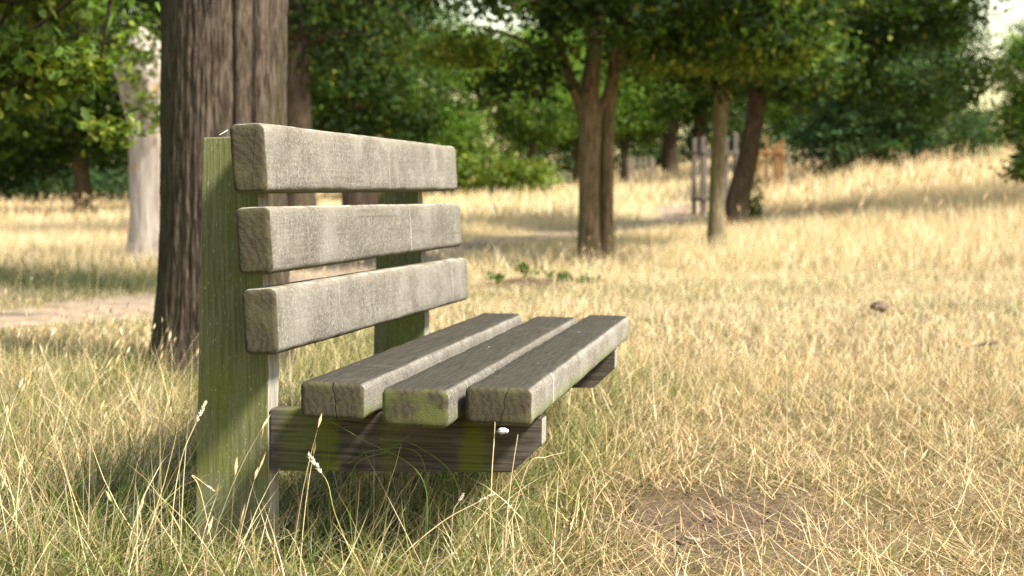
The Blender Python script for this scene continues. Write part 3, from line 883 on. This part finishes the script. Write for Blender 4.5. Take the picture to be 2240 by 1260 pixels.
guard((4.55, 49.8, gz(4.55, 49.8)), -.2, 'pale far picket guard right of the twin-stemmed tree', M_GUARD_GREY,
      [(-.4 + .2 * k, -.4, .95, .09) for k in range(5)] + [(-.4, .4, .9, .09), (.4, .4, .9, .09)],
      [(.12, 1, 0), (.7, 1, 1)], (.4, .4))
guard((8.35, 39.8, gz(8.35, 39.8) - .22), .3, 'grey far guard half sunk in the tall grass of the rise', M_GUARD_GREY,
      [(-.42, -.4, .95, .07), (-.1, -.4, 1.0, .06), (.2, -.4, .95, .06), (.42, -.4, 1.0, .07), (.42, .4, 1.0, .07), (-.42, .4, 1.0, .07)],
      [(.8, 1, 0), (.8, 1, 1)], (.42, .4))

# ------------------------------------------------------------------ grass
def blades(x, y, L, W, lean, az, curl, c0, c1, nseg, rng, zoff=0.0, tipw=0.0):
    n = len(x)
    s = np.linspace(0, 1, nseg + 1)
    ang = lean[:, None] + curl[:, None] * (s[None] + .5 / nseg)
    ds = (L / nseg)[:, None]
    hor = np.concatenate([np.zeros((n, 1)), np.cumsum(np.sin(ang[:, :-1]) * ds, 1)], 1)
    ver = np.concatenate([np.zeros((n, 1)), np.cumsum(np.cos(ang[:, :-1]) * ds, 1)], 1)
    z0 = H(x, y) - .006 + zoff
    tw = az + math.pi / 2 + rng.normal(0, .7, n)
    PX = x[:, None] + hor * np.cos(az)[:, None]
    PY = y[:, None] + hor * np.sin(az)[:, None]
    PZ = np.maximum(z0[:, None] + ver, z0[:, None] + .004)
    wd = W[:, None] * np.maximum((1 - s[None] ** 1.6), tipw) * .5
    V = np.empty((n, 2 * nseg + 1, 3), np.float32); C = np.empty((n, 2 * nseg + 1, 3), np.float32)
    cx, sx = np.cos(tw)[:, None], np.sin(tw)[:, None]
    for k in range(nseg):
        for j, sg in ((0, -1), (1, 1)):
            V[:, 2 * k + j, 0] = PX[:, k] + sg * cx[:, 0] * wd[:, k]
            V[:, 2 * k + j, 1] = PY[:, k] + sg * sx[:, 0] * wd[:, k]
            V[:, 2 * k + j, 2] = PZ[:, k]
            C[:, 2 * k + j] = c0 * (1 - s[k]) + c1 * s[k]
    V[:, -1] = np.stack([PX[:, -1], PY[:, -1], PZ[:, -1]], -1); C[:, -1] = c1
    T = []
    for k in range(nseg - 1):
        a = 2 * k; T += [(a, a + 1, a + 3), (a, a + 3, a + 2)]
    T.append((2 * nseg - 2, 2 * nseg - 1, 2 * nseg))
    F = np.array(T)[None] + (np.arange(n) * (2 * nseg + 1))[:, None, None]
    return V.reshape(-1, 3), F.reshape(-1, 3), C.reshape(-1, 3)

def scatter(y0, y1, dens, margin, rng, xlim=None):
    half = lambda y: .385 * y + margin
    N2 = int(dens * 2 * half(y1) * (y1 - y0))
    y = rng.uniform(y0, y1, N2); x = rng.uniform(-half(y1), half(y1), N2)
    k = np.abs(x) < half(y)
    return x[k], y[k]

STRAW = np.array([(.60, .49, .28), (.54, .42, .22), (.66, .56, .36), (.48, .35, .17), (.62, .53, .36)])
BROWN = np.array([(.26, .17, .085), (.32, .22, .11), (.21, .14, .075)])
GREEN = np.array([(.060, .105, .015), (.090, .138, .020), (.13, .165, .032), (.042, .075, .012), (.17, .18, .045)])

# rotated bench coordinates
def bench_xy(x, y):
    dx, dy = x + .4835, y - 2.9087
    c, s = math.cos(.1934), math.sin(.1934)
    return dx * c - dy * s, dx * s + dy * c

def green_amount(x, y):
    bx, by = bench_xy(x, y)
    g = .10 + .42 * sm(.48, .66, fnoise(x * .9 + 4, y * .9 + 11)) * sm(17, 8, y)
    under = sm(.75, .35, bx) * sm(-.9, -.3, bx) * sm(2.6, 1.9, by) * sm(-1.2, -.4, by)
    left = sm(-.2, -.9, x) * sm(9.2, 7.2, y)
    foreright = sm(7.5, 5.0, y) * .22
    g = g + .66 * under + .28 * left + foreright
    green_shade_band = sm(10.9, 11.6, y + .12 * x) * sm(14.2, 13.0, y + .12 * x) * sm(-1.5, -3, x)  # greener grass strip, its colour also painting in the shade at left
    g = g + .75 * green_shade_band
    g = g * (1 - .85 * sm(14, 18, y) * (1 - green_shade_band))
    return np.clip(g, .02, .92)

def grass_layer(name, y0, y1, dens, margin, seed, Lr, Wr, nseg, leanr, curlr, tall=None, thatch=False, gscale=1.0, pale=1.0):
    rng = np.random.default_rng(seed)
    x, y = scatter(y0, y1, dens, margin, rng)
    # thin out on the path, the bare soil and under the posts
    keep = rng.random(len(x)) < (1 - .82 * sm(1.0, .5, path_dist(x, y))) * (1 - (.55 if thatch else .95) * np.clip(soil_near(x, y) * 1.7 - .2, 0, 1)) * (1 - .75 * np.clip(soil_mid(x, y) * 1.3, 0, 1))
    clump = fnoise(x * 3.1 + 7, y * 3.1 + 2, 2)
    keep &= rng.random(len(x)) < .45 + 1.1 * clump
    keep &= np.hypot(x + 1.28, y - 6.35) > .33
    x, y = x[keep], y[keep]; n = len(x)
    cl = fnoise(x * 2.1 + 3, y * 2.1 + 5, 2)
    L = rng.uniform(*Lr, n) * (.6 + .9 * cl)
    bx, by = bench_xy(x, y)
    L *= 1 - .55 * sm(1.5, .8, path_dist(x, y))
    L *= 1 - .5 * np.clip(soil_mid(x, y) * 1.5, 0, 1)
    if not thatch:
        L *= 1 + .35 * sm(.7, .3, bx) * sm(-1.2, -.2, bx) * sm(7, 5, y)
        L *= 1 - .55 * sm(.45, .9, bx) * sm(6.8, 5.2, y)
        L *= 1 - .55 * sm(.55, .8, bx) * sm(4.6, 3.9, y)
    if tall is not None:
        L *= tall(x, y)
    az = rng.uniform(0, 2 * math.pi, n)
    if not thatch:
        wind = rng.random(n) < .35
        az[wind] = rng.normal(.2, .6, wind.sum())
    lean = np.abs(rng.normal(*leanr, n)); curl = rng.normal(*curlr, n)
    W = rng.uniform(*Wr, n)
    g = green_amount(x, y) * gscale
    isg = rng.random(n) < g
    c = STRAW[rng.integers(0, 5, n)].copy()
    br = rng.random(n) < (.42 if thatch else .20) * sm(20, 8, y)
    c[br] = BROWN[rng.integers(0, 3, br.sum())]
    c[isg] = GREEN[rng.integers(0, 5, isg.sum())]
    c *= rng.uniform(.7, 1.2, (n, 1)) * pale
    nearw = sm(9.5, 5.5, y)[:, None]
    c *= np.array([1.0, .975, .95]) - nearw * np.array([.0, .05, .12])
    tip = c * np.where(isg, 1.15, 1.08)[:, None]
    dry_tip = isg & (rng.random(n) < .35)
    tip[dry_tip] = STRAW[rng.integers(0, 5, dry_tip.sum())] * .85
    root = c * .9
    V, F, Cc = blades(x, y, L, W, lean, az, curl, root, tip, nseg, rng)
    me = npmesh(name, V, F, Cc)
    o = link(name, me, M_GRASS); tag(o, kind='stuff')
    return o

o = grass_layer('grass', 2.55, 6.6, 3900, .7, 1, (.05, .19), (.0014, .0040), 4, (.5, .34), (.9, .7))
tag(o, 'mixed green and straw grass round the foot of the bench', 'grass')
o = grass_layer('loose_straw', 2.55, 6.6, 420, .7, 8, (.14, .30), (.0016, .0030), 5, (.75, .35), (.5, .6), gscale=.25, pale=1.08)
tag(o, 'long loose straws leaning every way in the near grass', 'grass')
o = grass_layer('thatch', 2.55, 6.6, 4200, .7, 2, (.05, .16), (.0014, .0030), 3, (1.2, .25), (.2, .35), thatch=True, gscale=.6)
tag(o, 'flattened dry straw lying on the ground near the bench', 'grass')
o = grass_layer('meadow_grass', 6.4, 14.5, 2300, 1.0, 3, (.05, .135), (.0032, .006), 3, (.65, .35), (.7, .6))
tag(o, 'short golden grass in the middle distance behind the bench', 'grass')
rise = lambda x, y: 1 + .35 * sm(3, 9, x) - .35 * sm(.7, 2.2, x - .1 * y) * 0
o = grass_layer('tall_grass', 14.0, 27, 520, 1.5, 4, (.13, .30), (.005, .010), 3, (.36, .28), (.6, .45), tall=rise)
tag(o, 'taller pale dry grass among the park trees', 'grass')
o = grass_layer('far_grass', 26.5, 76, 85, 3.0, 5, (.22, .45), (.016, .03), 2, (.2, .18), (.45, .4), tall=rise, pale=1.12)
tag(o, 'far field of bleached dry grass reaching the trees', 'grass')

# thin flowering stalks scattered over the meadow
def stalk_layer(name, y0, y1, dens, seed, Lr, w, head, cols, label, mask=None):
    rng = np.random.default_rng(seed)
    x, y = scatter(y0, y1, dens, .8, rng)
    keep = rng.random(len(x)) < (.15 + .85 * sm(.4, .6, fnoise(x * 1.3, y * 1.3))) * (1 - .9 * np.clip(soil_near(x, y) * 1.4, 0, 1))
    keep &= path_dist(x, y) > .5
    if mask is not None: keep &= rng.random(len(x)) < mask(x, y)
    bx, by = bench_xy(x, y)
    keep &= ~((bx > -.32) & (bx < .6) & (by > .0) & (by < 1.85))
    x, y = x[keep], y[keep]; n = len(x)
    L = rng.uniform(*Lr, n)
    az = np.where(rng.random(n) < .6, rng.normal(.2, .7, n), rng.uniform(0, 6.28, n))
    lean = np.abs(rng.normal(.12, .14, n)); curl = np.abs(rng.normal(.25, .25, n))
    c = cols[rng.integers(0, len(cols), n)] * rng.uniform(.8, 1.15, (n, 1))
    W = np.full(n, w) * rng.uniform(.7, 1.3, n)
    V, F, C = blades(x, y, L, W, lean, az, curl, c * .95, c, 5, rng, tipw=.6)
    # heads: a wider leaf-like ribbon pair continuing from 82% of the stalk
    hx, hy = [], []
    Vs, Fs, Cs = [V], [F], [C]
    V3 = V.reshape(n, 11, 3)
    tip = V3[:, 10]; mid = (V3[:, 8] + V3[:, 9]) / 2
    d = tip - mid; d /= np.linalg.norm(d, axis=1)[:, None]
    hl = head[0] * rng.uniform(.6, 1.3, n)[:, None]
    off = len(V)
    for q in range(3):
        sd = rng.normal(size=(n, 3)); sd -= d * (sd * d).sum(1)[:, None]; sd /= np.linalg.norm(sd, axis=1)[:, None]
        a = tip - d * hl * .45; b = tip + d * hl * .05 + sd * head[1] ; e_ = tip + d * hl * .6; f = tip + d * hl * .1 - sd * head[1]
        vv = np.stack([a, b, e_, f], 1).reshape(-1, 3)
        ff = (np.array([(0, 1, 2), (0, 2, 3)])[None] + (np.arange(n) * 4)[:, None, None]).reshape(-1, 3) + off
        off += len(vv)
        Vs.append(vv); Fs.append(ff); Cs.append(np.repeat(c * 1.08, 4, 0))
    me = npmesh(name, np.concatenate(Vs), np.concatenate(Fs), np.concatenate(Cs))
    o = link(name, me, M_GRASS); tag(o, label, 'grass', kind='stuff')
STALK = np.array([(.62, .48, .26), (.56, .42, .22), (.66, .54, .34)])
RED = np.array([(.50, .33, .19), (.56, .38, .22), (.46, .28, .16), (.60, .46, .28)])
stalk_layer('straw_stalks', 2.6, 7.0, 60, 14, (.16, .36), .0016, (.035, .003), STALK, 'thin straw stalks with small seed heads near the bench', )
stalk_layer('meadow_stalks', 7.0, 16, 12, 15, (.18, .38), .0024, (.045, .004), STALK, 'thin pale stalks standing above the golden grass')
stalk_layer('reddish_stalks', 13.5, 48, 6, 16, (.40, .75), .006, (.13, .013), RED, 'tall reddish seed stalks on the rise and the left field',
            lambda x, y: np.clip(sm(2, 8, x - .05 * (y - 20)) + .8 * sm(-2.5, -4, x), .12, 1))

# ------------------------------------------------------------------ single stalks in front of the bench
def mat_col(name, a, b, scale=40):
    t = NT(name)
    n = t.noise(t.coord('Object'), scale, 3)
    return t.done(t.bsdf(t.mix(t.step(n, .3, .7), a, b), .75, t.bump(n, .4, .003), .2))
M_STRAW = mat_col('straw', (.50, .37, .18), (.66, .53, .31))
M_STRAWG = mat_col('green_straw', (.24, .25, .06), (.42, .38, .14))
M_SEED = mat_col('seed_head', (.42, .34, .23), (.58, .50, .37), 120)
M_GBLADE = mat_col('green_blade', (.06, .10, .018), (.12, .17, .03))

def stalk(label, pts, w, mat, head=None, cat='grass stalk'):
    """pts world (x,y,z); head: (start index, length, radius)"""
    base = pts[0]
    e = empty('grass_stalk', base, label, cat, 'single stalks in front of the bench')
    loc = [tuple(np.array(p) - np.array(base)) for p in pts]
    P, r = smooth_path([(*p, w * (1 - .45 * i / (len(loc) - 1))) for i, p in enumerate(loc)], 26)
    r = np.maximum(r, .0004) if False else np.array([max(w * (1 - .5 * i / 25), .0005) for i in range(26)])
    V, F = tube([tuple(p) for p in P], r, 6)
    me = npmesh('stem', V, F, None, True); link('stem', me, mat, e)
    if head:
        hl, hr, seed = head
        rng = np.random.default_rng(seed)
        d = P[-1] - P[-4]; d /= np.linalg.norm(d)
        Vh, Fh = [], []; off = 0
        n = int(26 + hl * 500)
        for k in range(n):
            u = k / n
            c = P[-1] + d * (u * hl - hl * .1)
            sd = rng.normal(size=3); sd -= d * sd.dot(d); sd /= np.linalg.norm(sd)
            rr = hr * (math.sin(math.pi * min(1, .12 + u * .86)) ** .7) * rng.uniform(.6, 1.1)
            g = d * .8 + sd * .6; g /= np.linalg.norm(g)
            t2 = np.cross(g, sd); t2 /= np.linalg.norm(t2) + 1e-9
            s0 = c + sd * rr * .35; l = hr * 1.5; q = hr * .35
            vv = np.array([s0 - g * l * .4, s0 + t2 * q, s0 + g * l * .7, s0 - t2 * q, s0 + np.cross(g, t2) * q])
            Vh.append(vv); Fh.append(np.array([(0, 1, 4), (1, 2, 4), (2, 3, 4), (3, 0, 4), (0, 2, 1), (0, 3, 2)]) + off); off += 5
        me = npmesh('seed_head', np.concatenate(Vh), np.concatenate(Fh)); link('seed_head', me, M_SEED, e)
    return e

def W(px, py, D):
    """photo measurement -> world point at distance D along the viewing axis"""
    a = (px - 1120) / 3080; b = (630 - py) / 3080
    c, s = math.cos(.0646), math.sin(.0646)
    return (a * D, (c + b * s) * D, CAM_Z + (-s + b * c) * D)
def foot(px, D):
    x = (px - 1120) / 3080 * D
    return (x, D * .998, Hz(x, D) - .01)
stalk('dry stalk with pale fluffy seed head in front of the near post', [foot(362, 2.9), W(378, 1120, 2.9), W(398, 1000, 2.91), W(432, 918, 2.92)], .0011, M_STRAW, (.045, .0055, 1))
stalk('drooping stalk with pale seed head low before the near post', [foot(470, 2.92), W(440, 1080, 2.92), W(420, 1040, 2.92), W(455, 1064, 2.92)], .0009, M_STRAW, (.018, .004, 2))
stalk('short straw spike with white tuft under the front seat slat', [foot(1068, 2.86), W(1075, 1060, 2.86), W(1081, 960, 2.86), W(1084, 897, 2.86)], .0012, M_STRAW)
stalk('straight bare straw standing before the bearer end', [foot(1102, 2.84), W(1108, 1150, 2.84), W(1118, 1050, 2.84), W(1133, 950, 2.84)], .0011, M_STRAW)
stalk('long slanting straw with feathery pale head below the seat', [foot(820, 2.86), W(880, 1215, 2.86), W(970, 1140, 2.86), W(1050, 1096, 2.86)], .0012, M_STRAW, (.036, .0045, 3))
stalk('short stalk with round pale head below the seat', [foot(985, 2.95), W(990, 1130, 2.95), W(1005, 1095, 2.95)], .0009, M_STRAW, (.018, .0045, 4))
stalk('stalk with ragged drooping panicle below the bearer left end', [foot(790, 2.9), W(735, 1130, 2.9), W(718, 1060, 2.9), W(700, 1030, 2.9)], .001, M_STRAWG, (.045, .008, 5))
stalk('long bent straw arching right of the bearer', [foot(1090, 2.92), W(1150, 1030, 2.92), W(1195, 1000, 2.92), W(1235, 990, 2.92)], .001, M_STRAW)
stalk('bare straw stalk at the left edge of the frame', [foot(30, 2.95), W(35, 1150, 2.95), W(42, 1050, 2.95), W(52, 975, 2.95)], .0012, M_STRAW)
stalk('pale tufted head at the bottom edge below the seat', [foot(812, 2.82), W(815, 1258, 2.82), W(822, 1240, 2.82)], .001, M_STRAW, (.03, .005, 7))
for k, (a, b, c_) in enumerate([((690, 905), (790, 960), (925, 1050)), ((930, 925), (850, 985), (770, 1035)), ((830, 960), (910, 975), (1000, 1060)), ((760, 1015), (820, 985), (925, 1008)), ((700, 935), (680, 1000), (672, 1060))]):
    D = 2.93 + .01 * k
    stalk(['dark green blade crossing the bearer from the left seat slat', 'dark green blade crossing the bearer under the middle slat', 'dark green blade arching right over the bearer',
           'flat dark green blade across the middle of the bearer', 'faint green blade near the left end of the bearer'][k],
          [foot(c_[0], D) if k != 1 else foot(c_[0], D), W(*c_, D), W(*b, D), W(*a, D)], .0010, M_GBLADE, None, 'grass blade')

# white tuft on the straw spike, feather on the post top
def fluff(name, loc, label, cat, size, seed, n=70, long=1.0):
    rng = np.random.default_rng(seed)
    bm = bmesh.new()
    bmesh.ops.create_icosphere(bm, subdivisions=3, radius=1)
    for v in bm.verts:
        k = 1 + .35 * mnoise.noise(tuple(v.co * 2.3 + Vector((seed, 0, 0)))) + .2 * mnoise.noise(tuple(v.co * 6))
        v.co = Vector((v.co.x * k * long, v.co.y * k * .8, v.co.z * k * .75)) * size
    for f in bm.faces: f.smooth = True
    me = bpy.data.meshes.new(name); bm.to_mesh(me); bm.free()
    t = NT(name + '_white'); nz = t.noise(t.coord('Object'), 160, 3)
    mat = t.done(t.bsdf(t.mix(t.step(nz, .35, .6), (.16, .165, .18), (.62, .62, .62)), .9, t.bump(nz, .8, .003), .1))
    o = link(name, me, mat); o.location = loc
    tag(o, label, cat)
    return o
fluff('cocoon', W(1100, 943, 2.855), 'small white woolly cocoon on a straw under the front seat slat', 'cocoon', .0085, 3, long=1.3)
def feather():
    p = BENCH_M @ Vector((-.197, .165, .5135))
    V = []; F = []
    n = 9
    for i in range(n):
        u = i / (n - 1); w = .006 * math.sin(math.pi * (u * .9 + .08)) ; z = .001 + .006 * u
        V += [(u * .020, -w, z + .001), (u * .020, 0, z + .0022), (u * .020, w, z), ]
    for i in range(n - 1):
        for k in range(2):
            a = i * 3 + k; F.append((a, a + 1, a + 4, a + 3))
    me = npmesh('feather', np.array(V), np.array(F), None, True)
    t = NT('white_down'); nz = t.noise(t.coord('Object'), 300, 2)
    o = link('feather', me, t.done(t.bsdf(t.mix(nz, (.6, .58, .55), (.85, .84, .82)), .8, None, .1)))
    o.location = p; o.rotation_euler = (0, -.25, .3)
    tag(o, 'tiny white feather lying on top of the near bench post', 'feather')
feather()

# ------------------------------------------------------------------ small things on the ground
def lump(name, loc, label, cat, sx, sy, sz, seed, mat, rz=0.0):
    bm = bmesh.new()
    bmesh.ops.create_icosphere(bm, subdivisions=4, radius=1)
    for v in bm.verts:
        k = 1 + .35 * mnoise.noise(tuple(v.co * 1.4 + Vector((seed, 2, 0)))) + .18 * mnoise.noise(tuple(v.co * 4 + Vector((0, seed, 0)))) + .06 * mnoise.noise(tuple(v.co * 11))
        v.co = Vector((v.co.x * k * sx, v.co.y * k * sy, v.co.z * k * sz + sz * .55))
    for f in bm.faces: f.smooth = True
    me = bpy.data.meshes.new(name); bm.to_mesh(me); bm.free()
    o = link(name, me, mat); o.location = loc; o.rotation_euler = (0, 0, rz)
    return tag(o, label, cat)
M_LUMP = mat_col('decayed_wood', (.045, .028, .018), (.17, .12, .08), 30)
M_STICK = mat_col('dark_stick', (.035, .028, .02), (.10, .08, .055), 40)
M_CLOD = mat_col('dark_clod', (.04, .028, .02), (.09, .065, .045), 60)
lump('wood_chunk', (2.45, 9.35, Hz(2.45, 9.35) + .05), 'brown rotten wood chunk lying in the bright grass at right', 'wood', .066, .05, .032, 4, M_LUMP, .3)
def stick():
    x, y = 2.34, 7.0
    z = Hz(x, y) + .045
    P, r = smooth_path([(-.10, -.02, -.02, .004), (-.03, .0, .0, .006), (.03, .01, .012, .010), (.09, .02, .02, .009)], 16)
    V, F = tube([tuple(p) for p in P], r * np.random.default_rng(3).uniform(.85, 1.15, 16), 8)
    o = link('stick', npmesh('stick', V, F, None, True), M_STICK); o.location = (x, y, z)
    tag(o, 'short dark stick lying in the grass at right', 'stick')
stick()
def chip():
    bm = bmesh.new()
    bmesh.ops.create_grid(bm, x_segments=10, y_segments=4, size=1)
    for v in bm.verts:
        u = v.co.x
        v.co = Vector((u * .028, v.co.y * .007 * (1 - .6 * u * u), .004 + .006 * u * u + .003 * mnoise.noise((u * 3, v.co.y * 2, 0))))
    ex = bmesh.ops.extrude_face_region(bm, geom=list(bm.faces))
    bmesh.ops.translate(bm, verts=[v for v in ex['geom'] if isinstance(v, bmesh.types.BMVert)], vec=(0, 0, .004))
    bmesh.ops.recalc_face_normals(bm, faces=bm.faces)
    me = bpy.data.meshes.new('chip'); bm.to_mesh(me); bm.free()
    o = link('wood_chip', me, mat_col('pale_chip', (.10, .075, .05), (.30, .245, .175), 60))
    o.location = (.425, 3.21, Hz(.425, 3.21) + .006); o.rotation_euler = (.15, .05, -.1)
    tag(o, 'pale curled wood chip on the bare earth in front', 'wood chip')
chip()
lump('earth_clod', (.388, 3.205, Hz(.388, 3.205)), 'small dark clod beside the pale wood chip', 'clod', .012, .009, .009, 2, M_CLOD)

def crumbs():
    rng = np.random.default_rng(77)
    n = 900
    x = rng.normal(.48, .19, n); y = rng.normal(3.46, .24, n)
    r = .0016 + .006 * rng.random(n) ** 4
    T = np.array([(1, 0, 0), (-1, 0, 0), (0, 1, 0), (0, -1, 0), (0, 0, .8), (0, 0, -.6)], float)
    F0 = np.array([(0, 2, 4), (2, 1, 4), (1, 3, 4), (3, 0, 4), (2, 0, 5), (1, 2, 5), (3, 1, 5), (0, 3, 5)])
    V = T[None] * (r[:, None, None]) * rng.uniform(.6, 1.4, (n, 6, 3))
    V += np.stack([x, y, H(x, y) + r * .3], -1)[:, None, :]
    F = (F0[None] + (np.arange(n) * 6)[:, None, None]).reshape(-1, 3)
    o = link('soil_crumbs', npmesh('soil_crumbs', V.reshape(-1, 3), F), M_CLOD)
    tag(o, 'loose dark crumbs of earth on the bare patch in front', 'soil', kind='stuff')
crumbs()

# weeds on the scraped earth and a sapling near the orange guard
def weed(loc, label, cat, h, n, leaf, pal, seed, name='weed', spread=.12):
    e = empty(name, loc, label, cat)
    rng = np.random.default_rng(seed)
    L = []; C = []
    for k in range(n):
        a = rng.uniform(0, 6.28); rr = rng.uniform(.1, 1) * spread; hh = h * rng.uniform(.5, 1)
        tip = (rr * math.cos(a), rr * math.sin(a), hh)
        L.append([(0.3 * tip[0], .3 * tip[1], -.03, .004), (.5 * tip[0], .5 * tip[1], hh * .5, .0035), (*tip, .002)])
        for q in range(9): u = rng.uniform(.25, 1); C.append((tip[0] * (.3 + .7 * u) + rng.normal(0, .035), tip[1] * (.3 + .7 * u) + rng.normal(0, .035), hh * u))
    link('stems', limbs_mesh('weed_stems', L, M_GBLADE, 5), None, e)
    V, F, k = place_leaves(LEAF2, np.array(C), leaf, rng, .8, .1)
    col = pal[rng.integers(0, len(pal), len(C))] * rng.uniform(.8, 1.2, (len(C), 1))
    me = npmesh('weed_leaves', V, F, np.repeat(col, k, 0)); me.materials.append(M_LEAF)
    link('foliage', me, None, e)
for k, (x, y, h, lab) in enumerate([(.12, 12.35, .17, 'leafy green weed on the scraped earth behind the seat'), (.42, 12.1, .10, 'low pale weed on the right of the scraped earth'),
                                    (-.12, 12.0, .08, 'low weed at the left of the scraped earth'), (.62, 12.3, .07, 'flat grey-green weed beside the scraped earth')]):
    weed((x, y, Hz(x, y)), lab, 'weed', h, 8, .045, PAL_MID * .9, 300 + k)
weed((4.15, 24.1, Hz(4.15, 24.1)), 'dark bushy sapling at the foot of the leaning tree', 'sapling', .85, 26, .08, PAL_DEEP * 1.3, 320, 'sapling', .24)
